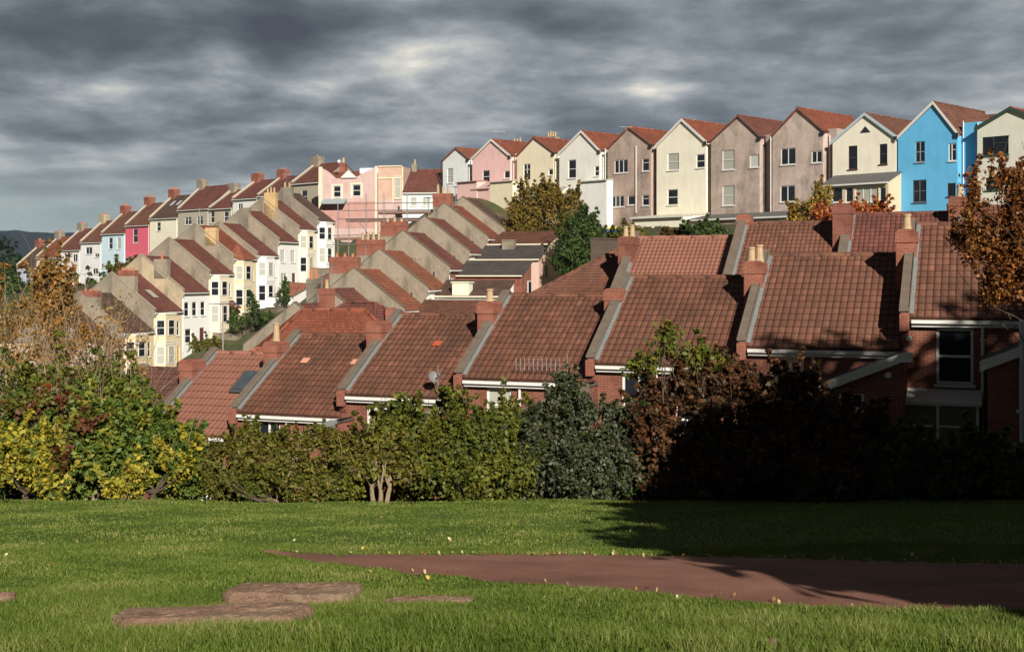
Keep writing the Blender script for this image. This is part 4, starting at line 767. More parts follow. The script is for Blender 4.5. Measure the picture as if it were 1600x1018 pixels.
def ghit(px, py):
    Y = 3.
    for _ in range(60):
        z = float(lawnz(np.array(UX(px, Y)), np.array(Y))); Y = .5*Y+.5*(z/((HY-py)/F))
    return UX(px, Y), Y, z
def mesh_np(name, V, Fq, mat, uv=None, parent=None, smooth_=False, mi=None):
    me = bpy.data.meshes.new(name); n = len(V); k = Fq.shape[1]; me.vertices.add(n); me.vertices.foreach_set('co', np.asarray(V, np.float32).ravel())
    me.loops.add(len(Fq)*k); me.loops.foreach_set('vertex_index', Fq.astype(np.int32).ravel()); me.polygons.add(len(Fq)); me.polygons.foreach_set('loop_start', np.arange(0, len(Fq)*k, k, dtype=np.int32))
    if uv is not None: l = me.uv_layers.new(name='UVMap'); l.data.foreach_set('uv', np.asarray(uv, np.float32).ravel())
    for m in (mat if isinstance(mat, (list, tuple)) else [mat]): me.materials.append(m)
    if smooth_: me.polygons.foreach_set('use_smooth', np.ones(len(Fq), bool))
    me.update(calc_edges=True); o = bpy.data.objects.new(name, me); COL.objects.link(o)
    if parent is not None: o.parent = parent
    return o
def grid(name, xs, ys, zf, mat, **k):
    X, Y = np.meshgrid(xs, ys); Z = zf(X, Y); V = np.stack([X, Y, Z], -1).reshape(-1, 3); nx = len(xs); I = np.arange(len(ys)-1)[:, None]*nx+np.arange(nx-1)[None]
    Fq = np.stack([I, I+1, I+1+nx, I+nx], -1).reshape(-1, 4); return mesh_np(name, V, Fq, mat, smooth_=True, **k)
def m_ground():
    s = NT('ground_earth'); n = s.noise(.25, 8, .6); n2 = s.noise(3, 6, .6)
    c = s.ramp(n, [(.3, (.05, .07, .02)), (.5, (.07, .075, .03)), (.62, (.12, .09, .055)), (.8, (.16, .13, .09))]); c = s.mix(s.rng(n2, .3, .7, 0, .5), c, (.03, .035, .012)); s.bump(n2, .6, .1); return s.done(c, .95)
def m_lawn():
    s = NT('mown_turf'); n = s.noise(1.2, 6, .6); n2 = s.noise(12, 6, .7); n3 = s.noise(60, 3, .6)
    c = s.ramp(n, [(.3, (.070, .115, .013)), (.55, (.092, .14, .016)), (.75, (.13, .15, .028))]); c = s.mix(s.rng(n2, .35, .7, 0, .5), c, (.035, .065, .010)); c = s.mix(s.rng(n3, .5, .8, 0, .4), c, (.15, .17, .05)); s.bump(n2, .8, .05); return s.done(c, .9)
a1 = np.concatenate([-np.geomspace(7000, 90, 26), np.linspace(-85, 85, 120), np.geomspace(90, 7000, 26)])
a2 = np.concatenate([-np.geomspace(3000, 10, 14), np.linspace(-8, 17, 18), np.linspace(17.8, 60, 60), np.linspace(61.5, 240, 100), np.geomspace(250, 11000, 26)])
tag(grid('ground', a1, a2, lambda X, Y: gz(X, Y, True), m_ground()), kind='structure')
tag(grid('lawn', np.linspace(-16, 16, 260), np.linspace(-4, 19.4, 200), lambda X, Y: gz(X, Y)+.001, m_lawn()), kind='structure')
# path: the worn red gravel strip
far_px = [(412, 861), (470, 866), (600, 868), (750, 867), (900, 868), (1050, 869), (1200, 873), (1400, 878), (1700, 884), (2100, 892)]
near_px = [(412, 862.5), (480, 876), (600, 891), (700, 902), (800, 911), (900, 919), (1000, 929), (1100, 937), (1200, 944), (1330, 953), (1500, 957), (1700, 958), (2100, 958)]
def itp(pts, x): return np.interp(x, [p[0] for p in pts], [p[1] for p in pts])
rg = np.random.default_rng(3)
def path_mesh():
    V = []; xs = np.linspace(412, 2100, 260); K = 14
    wob1 = np.interp(np.arange(260), np.arange(0, 260, 2), rg.normal(0, 1.0, 130)); wob2 = np.interp(np.arange(260), np.arange(0, 260, 3), rg.normal(0, 1.6, 87))
    for i, x in enumerate(xs):
        fy = itp(far_px, x)+wob1[i]*min(1, i/8); ny = itp(near_px, x)+wob2[i]*min(1, i/12)
        A = ghit(x, max(fy, 858)); B = ghit(x, max(ny, fy+1))
        for k in range(K+1):
            t = k/K; X = A[0]*(1-t)+B[0]*t; Y = A[1]*(1-t)+B[1]*t; V.append((X, Y, float(lawnz(np.array(X), np.array(Y)))+.022-.014*abs(2*t-1)**2))
    I = np.arange(259)[:, None]*(K+1)+np.arange(K)[None]; Fq = np.stack([I, I+1, I+K+2, I+K+1], -1).reshape(-1, 4)[:, ::-1]
    s = NT('red_gravel'); n = s.noise(2.2, 6, .6); n2 = s.noise(90, 4, .7); n3 = s.noise(25, 5, .7); c = s.ramp(n, [(.3, (.42, .19, .13)), (.55, (.54, .25, .175)), (.8, (.60, .33, .25))]); c = s.mix(s.rng(n2, .40, .65, 0, .6), c, (.14, .065, .045)); c = s.mix(s.rng(n3, .58, .68, 0, .6), c, (.42, .28, .22)); c = s.mix(s.rng(s.noise(.8, 4, .5), .5, .7, 0, .5), c, (.13, .065, .045)); s.bump(n2, 1., .05); m = s.done(c, .95)
    return np.array(V), tag(mesh_np('path', np.array(V), Fq, m, smooth_=True), kind='structure')
PV, _ = path_mesh()
pe = PV.reshape(260, 15, 3); ang = np.arctan2(pe[:, :, 0], pe[:, :, 1])
poly = np.concatenate([pe[:, 0, :2], pe[::-1, -1, :2]])
def inside(x, y, poly):
    c = np.zeros(len(x), bool); n = len(poly); j = n-1
    for i in range(n):
        xi, yi = poly[i]; xj, yj = poly[j]
        if yi != yj: c ^= ((yi > y) != (yj > y)) & (x < (xj-xi)*(y-yi)/(yj-yi)+xi)
        j = i
    return c
# rocks
def m_rock():
    s = NT('sandstone'); n = s.noise(5, 8, .65); n2 = s.noise(40, 5, .7); n3 = s.noise(2.5, 4, .6)
    c = s.ramp(n, [(.3, (.20, .115, .075)), (.5, (.34, .205, .14)), (.7, (.48, .33, .23))]); c = s.mix(s.rng(n2, .35, .7, 0, .5), c, (.10, .065, .05)); c = s.mix(s.rng(n3, .55, .7, 0, .5), c, (.16, .15, .08)); s.bump(n2, 1., .035); return s.done(c, .95)
ROCK = m_rock(); rocks = []
def rock(label, px, py, hw, hd, h, rot, seed, ex=3.2):
    X0, Y0, Z0 = ghit(px, py); r = np.random.default_rng(seed); n = 72; th = np.linspace(0, 2*np.pi, n, endpoint=False)
    ph = r.uniform(0, 6.28, 8); jag = np.interp(np.arange(n), np.arange(0, n+1, 4), np.append(r.normal(0, .022, 18), 0)); rad = 1+sum(.022/((k+1)**.5)*np.sin((k+2)*th+ph[k]) for k in range(8)); sup = (np.abs(np.cos(th))**ex+np.abs(np.sin(th))**ex)**(-1/ex)
    V = []; prof = [(1.05, -.12), (1.05, .0), (1.04, .3), (1.02, .6), (1.01, .8), (.985, .93), (.95, .985), (.90, 1.0), (.82, 1.01), (.74, 1.02), (.64, 1.03), (.54, 1.04), (.44, 1.04), (.34, 1.05), (.24, 1.05), (.12, 1.04)]
    for s_, z in prof:
        for k in range(n):
            q = (rad[k]+jag[k])*sup[k]*s_; lx, ly = hw*q*np.cos(th[k]), hd*q*np.sin(th[k]); nz = (.05*h*np.sin(5*lx/hw+ph[0])*np.cos(4*ly/hd+ph[1])+.03*h*np.sin(23*lx/hw+ph[2]+9*ly/hd)+r.normal(0, .0022)) if z > .6 else 0; q += 0
            j = r.normal(0, .004); X = X0+lx*math.cos(rot)-ly*math.sin(rot)+j; Y = Y0+lx*math.sin(rot)+ly*math.cos(rot)+j; g = float(lawnz(np.array(X), np.array(Y)))
            V.append((X-X0, Y-Y0, g-Z0+z*h*(1+.10*np.sin(2*th[k]+ph[3]))+nz))
    V.append((0, 0, h*1.05)); m = len(prof); Q = []
    for j in range(m-1):
        for k in range(n): Q.append((j*n+k, j*n+(k+1) % n, (j+1)*n+(k+1) % n, (j+1)*n+k))
    c = len(V)-1
    for k in range(n): Q.append(((m-1)*n+k, (m-1)*n+(k+1) % n, c, c))
    me = bpy.data.meshes.new('stone_slab'); me.from_pydata([tuple(map(float, v)) for v in V], [], [q if q[2] != q[3] else q[:3] for q in Q]); me.materials.append(ROCK); me.polygons.foreach_set('use_smooth', [False]*len(me.polygons))
    o = bpy.data.objects.new('stone_slab', me); COL.objects.link(o); o.location = (X0, Y0, Z0); rocks.append((X0, Y0, hw*1.02, hd*1.02, rot)); return tag(o, label, 'rock', 'stone slabs sunk in the grass')
rock('long low sandstone slab nearest the viewer, pale broken front edge', 333, 974, .46, .24, .065, R(4), 1, 5)
rock('blocky sandstone slab behind the longest one, squared left end', 460, 938, .335, .26, .075, R(-3), 2, 6)
rock('flat dark sandstone flush with the turf right of the two big slabs', 668, 943, .24, .14, .03, R(3), 3, 2.4)
rock('small piece of stone cut off by the left edge of the photo', -8, 942, .10, .07, .05, 0, 5)
rock('small rounded stone in the grass at the bottom right edge', 1203, 1019, .025, .02, .05, 0, 6, 2)
# grass
def blades(n, y0, y1, ymar, hmin, hmax, w, seed, tuft=0., front=False):
    r = np.random.default_rng(seed); Y = np.sqrt(r.uniform(y0*y0, y1*y1, n)); X = r.uniform(-1, 1, n)*(.43*Y+ymar)
    ok = ~inside(X, Y, poly); ed = np.ones(n)
    for (rx, ry, hw, hd, ro) in rocks:
        dx, dy = X-rx, Y-ry; lx = (dx*math.cos(ro)+dy*math.sin(ro))/hw; ly = (-dx*math.sin(ro)+dy*math.cos(ro))/hd; ok &= (np.abs(lx)**3+np.abs(ly)**3) > .93
        if hw > .3: ed = np.where((np.abs(lx) < 1.2) & (ly < -.7) & (ly > -1.6), .8, ed)
    X, Y, ed = X[ok], Y[ok], ed[ok]; n = len(X)
    cl = np.sin(X*3.1+1.3*np.sin(Y*2.2))*np.sin(Y*2.7+X)+.6*np.sin(X*7.7+Y*5.1)*np.sin(Y*9.3-X*3)
    Hh = (hmin+(hmax-hmin)*r.uniform(0, 1, n)**1.6)*(1+.35*cl)*ed; Hh *= (1+tuft*(np.clip((6.5-Y)/1.3, 0, 1)))
    Z = lawnz(X, Y)+.004; a = r.uniform(0, 6.28, n); wd = w*(.6+.8*r.uniform(0, 1, n)); dx, dy = np.cos(a)*wd, np.sin(a)*wd; la = r.uniform(0, 6.28, n); ln = Hh*r.uniform(.1, .75, n); lx, ly = np.cos(la)*ln, np.sin(la)*ln
    b0 = np.stack([X-dx, Y-dy, Z], -1); b1 = np.stack([X+dx, Y+dy, Z], -1); m0 = np.stack([X-dx*.8+lx*.35, Y-dy*.8+ly*.35, Z+Hh*.6], -1); m1 = np.stack([X+dx*.8+lx*.35, Y+dy*.8+ly*.35, Z+Hh*.6], -1); t = np.stack([X+lx, Y+ly, Z+Hh], -1)
    c = np.clip(.5+.25*cl+r.normal(0, .22, n), 0, .999); return b0, b1, m1, m0, t, c
def grass():
    Vs, Qs, Us, off = [], [], [], 0; sets = [(190000, 4.6, 7.2, .5, .016, .042, .0020, 1, .9), (170000, 7.0, 10.5, .6, .010, .026, .0026, 2, 0), (150000, 10.2, 18.2, 1.2, .010, .028, .0042, 3, 0)]
    T = []
    for s in sets:
        b0, b1, m1, m0, t, c = blades(*s); n = len(c); V = np.stack([b0, b1, m1, m0, t], 1).reshape(-1, 3); I = np.arange(n)*5+off
        Q = np.stack([I, I+1, I+2, I+3], -1); Q2 = np.stack([I+3, I+2, I+4, I+4], -1); Vs.append(V); Qs.append(Q); T.append(np.stack([I+3, I+2, I+4], -1)); Us.append(c); off += 5*n
    V = np.concatenate(Vs); Q = np.concatenate(Qs); Tt = np.concatenate(T); c = np.concatenate(Us); n = len(Q)
    me = bpy.data.meshes.new('grass'); me.vertices.add(len(V)); me.vertices.foreach_set('co', V.astype(np.float32).ravel()); me.loops.add(n*7); me.loops.foreach_set('vertex_index', np.concatenate([Q.ravel(), Tt.ravel()]).astype(np.int32))
    me.polygons.add(2*n); me.polygons.foreach_set('loop_start', np.concatenate([np.arange(n)*4, n*4+np.arange(n)*3]).astype(np.int32)); l = me.uv_layers.new(name='UVMap')
    u = np.concatenate([np.repeat(c, 4), np.repeat(c, 3)]); l.data.foreach_set('uv', np.stack([u, np.zeros_like(u)], -1).astype(np.float32).ravel())
    s = NT('grass_blades'); sp = s.nd('ShaderNodeSeparateXYZ'); s.L.new(s.coord('UV'), sp.inputs[0]); col = s.ramp(sp.outputs[0], [(0, (.064, .098, .012)), (.3, (.094, .138, .017)), (.6, (.126, .174, .025)), (.85, (.17, .21, .040)), (1, (.27, .25, .09))])
    s.put(col, s.b.inputs['Base Color']); s.b.inputs['Roughness'].default_value = .6; tr = s.nd('ShaderNodeBsdfTranslucent'); s.L.new(col, tr.inputs[0]); mx = s.nd('ShaderNodeMixShader'); mx.inputs[0].default_value = .25
    s.L.new(s.b.outputs[0], mx.inputs[1]); s.L.new(tr.outputs[0], mx.inputs[2]); s.L.new(mx.outputs[0], s.N['Material Output'].inputs[0]); me.materials.append(s.m); me.update(calc_edges=True)
    o = bpy.data.objects.new('grass', me); COL.objects.link(o); tag(o, 'short green grass of the park slope', 'grass', kind='stuff')
grass()
# fallen leaves
lc = [plain((.62, .45, .10), .6, .3, 30, 'yellow_leaf'), plain((.66, .58, .36), .6, .3, 30, 'pale_leaf'), plain((.42, .20, .07), .6, .3, 30, 'brown_leaf')]
lm = []
for j, m in enumerate(lc):
    r = random.Random(j); pts = [(0, -.5, 0), (.22, -.28, .05), (.34, .02, .10), (.2, .3, .06), (0, .52, .0), (-.2, .28, .07), (-.33, .0, .12), (-.2, -.3, .05)]; me = bpy.data.meshes.new('fallen_leaf'); me.from_pydata([(0, 0, .03)]+pts, [], [(0, i+1, (i+1) % 8+1) for i in range(8)]); me.materials.append(m); lm.append(me)
lp = [(52, 834), (26, 833), (10, 871), (78, 888), (152, 893), (148, 919), (50, 924), (180, 828), (266, 835), (376, 885), (345, 848), (460, 848), (572, 850), (567, 861), (602, 905), (578, 898), (668, 908), (706, 850), (503, 840), (595, 811), (702, 846), (888, 846), (858, 945), (1010, 951), (1058, 940), (1090, 940), (800, 849), (1250, 871), (1213, 856), (1425, 871), (950, 832), (1290, 963), (1462, 949), (960, 866), (1576, 823), (1540, 852), (120, 850), (219, 870), (640, 838), (985, 833), (835, 870)]
for k, (px, py) in enumerate(lp):
    x, y, z = ghit(px, py); j = [1, 0, 1, 0, 0, 1][k % 6] if k % 7 else 2; o = bpy.data.objects.new('fallen_leaf', lm[j]); COL.objects.link(o); o.location = (x, y, z+.028); sc = random.uniform(.026, .048); o.scale = (sc, sc, sc); o.rotation_euler = (R(random.uniform(15, 55)), R(random.uniform(-25, 25)), random.uniform(0, 6.28))
    tag(o, ['yellow fallen leaf lying loose on the grass', 'pale cream fallen leaf lying loose on the grass', 'brown fallen leaf lying loose on the grass'][j], 'leaf', 'fallen leaves on the lawn')

# ================================================================== FOLIAGE
def leaves_np(name, blobs, N, size, mat, parent, seed, clump=.16, up=.3, fill=.55, per=26, elong=1.6, shoots=0):
    r = np.random.default_rng(seed); A = np.array([b[3]*b[5]+b[3]*b[4]+b[4]*b[5] for b in blobs]); k = np.maximum(1, (A/A.sum()*N/per).astype(int)); C = []; D = []
    for b, kk in zip(blobs, k):
        d = r.normal(size=(kk, 3)); d /= np.linalg.norm(d, axis=1)[:, None]; rr = fill+(1-fill)*r.uniform(0, 1, kk)**.6; rr *= 1+.10*np.sin(5*d[:, 0]+seed)*np.cos(4*d[:, 2])
        C.append(np.array(b[:3])+d*rr[:, None]*np.array(b[3:6])); D.append(d)
    SC_ = []
    for q in range(shoots):
        b = blobs[r.integers(len(blobs))]; d0 = r.normal(size=3); d0[2] = abs(d0[2])*.9+.25; d0 /= np.linalg.norm(d0); st = np.array(b[:3])+d0*np.array(b[3:6])*.92; dr = d0*.45+np.array([0, 0, .7])+r.normal(0, .28, 3); dr /= np.linalg.norm(dr); Ls = r.uniform(.8, 3.)*clump
        for t_ in np.linspace(0, 1, 4): SC_.append(st+dr*Ls*t_)
    nS = len(SC_)
    if nS: C.append(np.array(SC_)); D.append(np.tile([0, 0, 1.], (nS, 1)))
    C = np.concatenate(C); D = np.concatenate(D); n = len(C)*per; c = np.repeat(C, per, 0); d = np.repeat(D, per, 0); rcc = r.uniform(.45, 1.5, len(C)); rcc[len(C)-nS:] = .38; rc = np.repeat(rcc, per)*clump
    o = r.normal(size=(n, 3)); o *= (r.uniform(.3, 1, n)/np.linalg.norm(o, axis=1)*rc)[:, None]; p = c+o
    nr = .9*r.normal(size=(n, 3))+.8*d+np.array([0, 0, up]); nr /= np.linalg.norm(nr, axis=1)[:, None]; t = np.cross(nr, r.normal(size=(n, 3))); t /= np.linalg.norm(t, axis=1)[:, None]; b = np.cross(nr, t); s = size*r.uniform(.45, 1.45, n)[:, None]
    V = np.stack([p-t*s*elong*.5, p+b*s*.5+nr*s*.12, p+t*s*elong*.5, p-b*s*.5+nr*s*.12], 1).reshape(-1, 3); Fq = np.arange(n*4).reshape(-1, 4)
    u = np.clip(np.repeat(r.uniform(0, 1, len(C)), per)*.6+r.uniform(0, .4, n), 0, .999); v = r.uniform(0, 1, n)**3
    uv = np.repeat(np.stack([u, v], -1), 4, 0); return mesh_np(name, V, Fq, mat, uv, parent), C
def limb(mb, a, b, r0, r1, rg_, bend=.15, n=5, sides=6):
    a, b = Vector(a), Vector(b); L = (b-a).length; off = Vector([rg_.uniform(-1, 1) for _ in range(3)])*L*bend; pts = []
    for i in range(n+1): t = i/n; pts.append(a.lerp(b, t)+off*math.sin(math.pi*t)+Vector([rg_.uniform(-1, 1) for _ in range(3)])*L*.015*(0 < i < n))
    mb.tube(pts, [r0+(r1-r0)*i/n for i in range(n+1)], sides); return pts
def plant(name, label, cat, blobs_px, mat, N, size, seed, trunks=None, nb=14, group=None, clump=.16, fill=.55, bark=None, tr=.05, per=26, depth=1., part='foliage', stems='branches', br0=.02, up=.3, blobs_w=None, basez=None, shoots=None):
    """blobs: (px, py, Y, rx px, ry px); trunks: list of (px, py, Y) feet"""
    bl = []
    for b in blobs_px: p = P(*b[:3]); k = b[2]/F; bl.append((p.x, p.y, p.z, b[3]*k, b[3]*k*depth*.8, b[4]*k))
    if blobs_w: bl += blobs_w
    cx = sum(b[0] for b in bl)/len(bl); cy = sum(b[1] for b in bl)/len(bl); g = float(gz(np.array(cx), np.array(cy))) if basez is None else basez
    root = empty(name, label, cat, (cx, cy, g), 0, group); bl = [(b[0]-cx, b[1]-cy, b[2]-g, *b[3:]) for b in bl]
    rb = np.random.default_rng(seed+500)
    if not blobs_w:
        for b in list(bl):
            for _ in range(4):
                d = rb.normal(size=3); d[2] = abs(d[2]); d /= np.linalg.norm(d); k = rb.uniform(.2, .42); bl.append((b[0]+d[0]*b[3]*.88, b[1]+d[1]*b[4]*.8, b[2]+d[2]*b[5]*.88, b[3]*k, b[4]*k, b[5]*k))
    lo, C = leaves_np(part, bl, N, size, mat, root, seed, clump, up, fill, per, shoots=int(N/260) if shoots is None else shoots)
    rg_ = random.Random(seed); mb = MB(); feet = []
    if trunks:
        for t in trunks: q = P(*t); feet.append(Vector((q.x-cx, q.y-cy, float(gz(np.array(q.x), np.array(q.y)))-g-.1)))
    else: feet = [Vector((rg_.uniform(-.2, .2), rg_.uniform(-.1, .1), -.1))]
    idx = [rg_.randrange(len(C)) for _ in range(nb)]
    for fi, f in enumerate(feet):
        mine = [Vector(C[i]) for i in idx if feet.index(min(feet, key=lambda q: (q-Vector(C[i])).length)) == fi]
        if not mine: continue
        m = sum(mine, Vector())/len(mine); fork = f.lerp(m, .45); limb(mb, f, fork, tr, tr*.7, rg_, .06)
        for q in mine:
            pts = limb(mb, fork, q, tr*.5, max(.006, tr*.1), rg_, .14)
            for _ in range(2): e = q+Vector([rg_.uniform(-1, 1)*.35 for _ in range(3)])*(m-f).length*.4+Vector((0, 0, .1)); limb(mb, pts[3], e, tr*.18, .004, rg_, .1, 3, 4)
    mb.build(stems, bark or BARK, root, True); return root
G_MIX = leafmat('green_gold_leaves', (.045, .085, .012), (.075, .13, .02), (.12, .17, .025), (.17, .20, .03), (.30, .24, .03), (.42, .30, .03))
G_GRN = leafmat('mid_green_leaves', (.035, .08, .015), (.06, .12, .02), (.09, .15, .025), (.14, .17, .03))
YEL = leafmat('yellow_leaves', (.12, .15, .025), (.30, .27, .03), (.42, .34, .035), (.09, .13, .02), (.22, .21, .03))
REDL = leafmat('red_leaves', (.22, .03, .02), (.14, .05, .02), (.12, .14, .02), (.30, .07, .02))
OLIVE = leafmat('olive_leaves', (.07, .08, .012), (.11, .12, .016), (.16, .145, .018), (.13, .09, .025), (.20, .165, .025))
OLIVE2 = leafmat('olive_yellow_leaves', (.06, .08, .012), (.10, .12, .016), (.15, .155, .02), (.24, .20, .025))
SILV = leafmat('grey_green_leaves', (.028, .04, .014), (.04, .052, .018), (.11, .12, .07), (.045, .055, .013), (.06, .065, .016))
RUSS = leafmat('russet_leaves', (.09, .035, .015), (.13, .05, .02), (.06, .03, .012), (.07, .06, .015))
RUST = leafmat('rust_leaves', (.20, .065, .015), (.30, .10, .02), (.13, .045, .012), (.36, .15, .03), (.16, .09, .02))
ORNG = leafmat('orange_brown_leaves', (.28, .13, .03), (.38, .18, .04), (.24, .15, .04), (.32, .22, .05))
GOLD = leafmat('golden_leaves', (.20, .135, .02), (.27, .18, .025), (.15, .11, .02), (.33, .22, .04))
DKG = leafmat('dark_green_leaves', (.03, .055, .012), (.05, .085, .018), (.08, .12, .025), (.035, .05, .012))
EVER = leafmat('evergreen_leaves', (.018, .032, .014), (.028, .045, .018), (.04, .055, .02))
GB = 'shrubs along the foot of the lawn'
plant('large_shrub', 'large round green shrub with yellowing leaves on the left, touching the lawn', 'shrub', [(190, 702, 19.6, 74, 60), (130, 722, 19.3, 72, 56), (250, 725, 19.3, 58, 54), (160, 680, 20.5, 60, 40), (290, 755, 19, 36, 30), (205, 660, 20.8, 30, 26), (110, 668, 21, 40, 26)], G_MIX, 32000, .052, 11, [(115, 785, 19.0), (135, 785, 19.0), (230, 785, 19.3)], 40, GB, tr=.055, bark=BARKP, fill=.35, clump=.2)
plant('green_shrub', 'darker green shrub filling the left edge, sprinkled with red leaves above', 'shrub', [(30, 722, 20.5, 78, 60), (70, 690, 21, 60, 40), (-40, 705, 20, 70, 75)], G_GRN, 17000, .055, 12, None, 14, GB, fill=.4, clump=.2)
plant('yellow_shrub', 'bright yellow shrub low in front at the left corner of the lawn edge', 'shrub', [(60, 725, 18.5, 40, 48), (20, 700, 18.7, 30, 26), (85, 760, 18.3, 26, 24), (15, 740, 18.7, 26, 20)], YEL, 6000, .05, 13, None, 12, GB, fill=.15, clump=.14)
plant('yellow_shrub', 'small golden bush at the lawn edge near the right foot of the green shrub', 'shrub', [(275, 730, 18.5, 26, 30), (218, 748, 18.4, 22, 34), (180, 768, 18.3, 20, 16), (300, 700, 18.8, 16, 14)], YEL, 2600, .048, 14, None, 10, GB, fill=.1, clump=.13)
plant('red_shrub', 'red leaved spray over the green shrub on the left', 'shrub', [(45, 640, 20.2, 44, 18), (85, 632, 20.2, 26, 14), (125, 668, 18.9, 16, 10), (92, 732, 18.3, 8, 8)], REDL, 2600, .05, 15, None, 8, GB, fill=.1)
plant('trimmed_hedge', 'clipped olive green hedge with sloping top, between the green shrub and the pale trunk', 'hedge', [(365, 728, 19, 46, 52), (420, 718, 19.2, 58, 46), (490, 714, 19.2, 60, 44), (555, 718, 19.2, 52, 46), (395, 755, 18.8, 40, 24), (490, 762, 18.7, 50, 18), (345, 765, 18.8, 26, 22)], OLIVE, 42000, .034, 16, [(435, 785, 18.8), (360, 785, 18.9), (510, 785, 18.8), (480, 785, 18.8)], 30, GB, tr=.035, bark=BARKP, fill=.5, clump=.10)
plant('hedge_bush', 'low ragged olive bush at the hedge foot, left of the pale trunk', 'shrub', [(530, 765, 18.6, 34, 18), (470, 770, 18.5, 22, 12), (395, 772, 18.5, 20, 12)], OLIVE2, 3500, .036, 61, None, 8, GB, fill=.2)
plant('hedge_bush', 'ragged olive bush between the loose green bush and the yellow-green one', 'shrub', [(690, 700, 20.2, 60, 46), (640, 745, 19.6, 50, 34), (820, 700, 20.2, 60, 50), (780, 740, 19.8, 50, 40)], OLIVE, 12000, .045, 62, None, 10, GB, fill=.4)
plant('hedge_bush', 'dark leafy bush closing the gap between the silvery bush and the russet one', 'shrub', [(990, 700, 20.6, 50, 50), (960, 745, 19.8, 60, 40), (1010, 650, 21, 36, 36)], DKG, 9000, .05, 63, None, 8, GB, fill=.4)
plant('small_tree', 'pale-trunked small tree standing out of the olive hedge', 'tree', [(598, 705, 18.8, 40, 34), (570, 735, 18.6, 26, 22), (625, 735, 18.7, 20, 20)], OLIVE, 4200, .05, 17, [(596, 786, 18.5), (588, 786, 18.5), (604, 786, 18.5)], 16, GB, tr=.045, bark=BARKP, fill=.2)
plant('green_bush', 'loose green bush right of the pale-trunked small tree', 'shrub', [(645, 690, 19.8, 55, 48), (620, 672, 20.3, 38, 28), (668, 735, 19.2, 42, 32)], OLIVE2, 11000, .052, 18, None, 14, GB)
plant('yellow_green_bush', 'yellow-green leafy bush near the middle with a tall thin shoot', 'shrub', [(742, 700, 19.2, 60, 42), (700, 710, 19.1, 38, 38), (775, 665, 19.6, 32, 26), (750, 748, 18.9, 66, 34), (712, 650, 20.0, 14, 26), (800, 740, 19, 40, 40)], OLIVE2, 17000, .045, 19, None, 20, GB)
plant('grey_green_bush', 'grey-green silvery bush half in shade right of the yellow-green one', 'shrub', [(880, 665, 20, 50, 40), (930, 680, 20, 58, 46), (850, 730, 19.3, 56, 50), (930, 740, 19.2, 66, 48), (890, 628, 20.3, 30, 18), (840, 690, 19.9, 34, 34)], SILV, 21000, .042, 20, None, 20, GB)
plant('russet_bush', 'big dark russet bush in deep shade, centre right', 'shrub', [(1060, 660, 20.4, 72, 68), (1150, 635, 20.8, 80, 62), (1245, 655, 20.4, 80, 58), (1320, 690, 20.0, 60, 48), (1020, 730, 19.6, 62, 55), (1140, 735, 19.4, 90, 56), (1270, 745, 19.3, 90, 46), (1120, 590, 20.8, 40, 26)], RUSS, 32000, .06, 21, None, 34, GB)
plant('thin_sprig_tree', 'thin upright sapling with yellow leaves rising above the russet bush against a roof', 'sapling', [(1043, 535, 20.5, 18, 26), (1010, 570, 20.5, 22, 14), (1072, 560, 20.5, 22, 16), (1110, 560, 20.5, 22, 14), (985, 575, 20.5, 12, 8)], OLIVE2, 1500, .055, 22, [(1060, 785, 20.5)], 12, GB, fill=.1, tr=.03)
plant('dark_hedge', 'nearly black shaded hedge at the far right foot of the lawn', 'hedge', [(1400, 745, 19.3, 60, 46), (1480, 750, 19.2, 70, 46), (1570, 745, 19.2, 70, 54), (1660, 740, 19.2, 70, 60), (1420, 710, 20, 40, 22)], DKG, 20000, .06, 23, None, 18, GB)
plant('rust_tree', 'rust leaved tree at the right edge in front of the roofs', 'tree', [(1575, 385, 24, 46, 52), (1600, 330, 24, 40, 44), (1600, 435, 24, 52, 40), (1520, 285, 24, 9, 14), (1518, 325, 24, 12, 14), (1650, 390, 24, 60, 100), (1575, 282, 24, 22, 18), (1515, 380, 24, 26, 28), (1560, 458, 24, 26, 18)], RUST, 24000, .050, 24, [(1950, 400, 24)], 18, None, fill=.12, tr=.05, clump=.2, shoots=40)
plant('autumn_tree', 'orange-brown thin tree at the left edge in front of the painted houses', 'tree', [(15, 500, 40, 36, 40), (55, 545, 36, 50, 34), (10, 560, 36, 46, 34), (-40, 520, 38, 46, 50)], ORNG, 2300, .085, 25, [(30, 700, 37), (10, 700, 38)], 40, None, fill=.1, tr=.07, clump=.5, bark=BARKP)
plant('birch_tree', 'golden brown feathery tree below the cream and white painted houses', 'tree', [(85, 455, 62, 24, 42), (75, 490, 62, 30, 34), (100, 480, 62, 16, 26)], ORNG, 6500, .13, 26, [(85, 700, 62)], 24, None, fill=.1, tr=.10, clump=.5, bark=BARKP)
plant('bare_tree', 'nearly bare twiggy tree in front of the mossy brown roofs', 'tree', [(150, 515, 34, 60, 50), (190, 540, 34, 50, 46), (110, 560, 33, 60, 40), (160, 590, 32, 60, 24)], ORNG, 1700, .06, 27, [(150, 720, 33), (190, 720, 33), (120, 720, 33)], 90, None, fill=.1, tr=.06, clump=.4, bark=BARKP)
plant('yellowing_tree', 'sparse yellow-green tree over the left shrubs below the orange-brown one', 'tree', [(60, 600, 24, 60, 24), (130, 596, 24, 50, 20), (20, 615, 24, 40, 16), (190, 605, 24, 36, 14)], OLIVE2, 1700, .07, 28, [(70, 760, 24), (150, 760, 24)], 46, None, fill=.1, tr=.05, clump=.3, bark=BARKP)
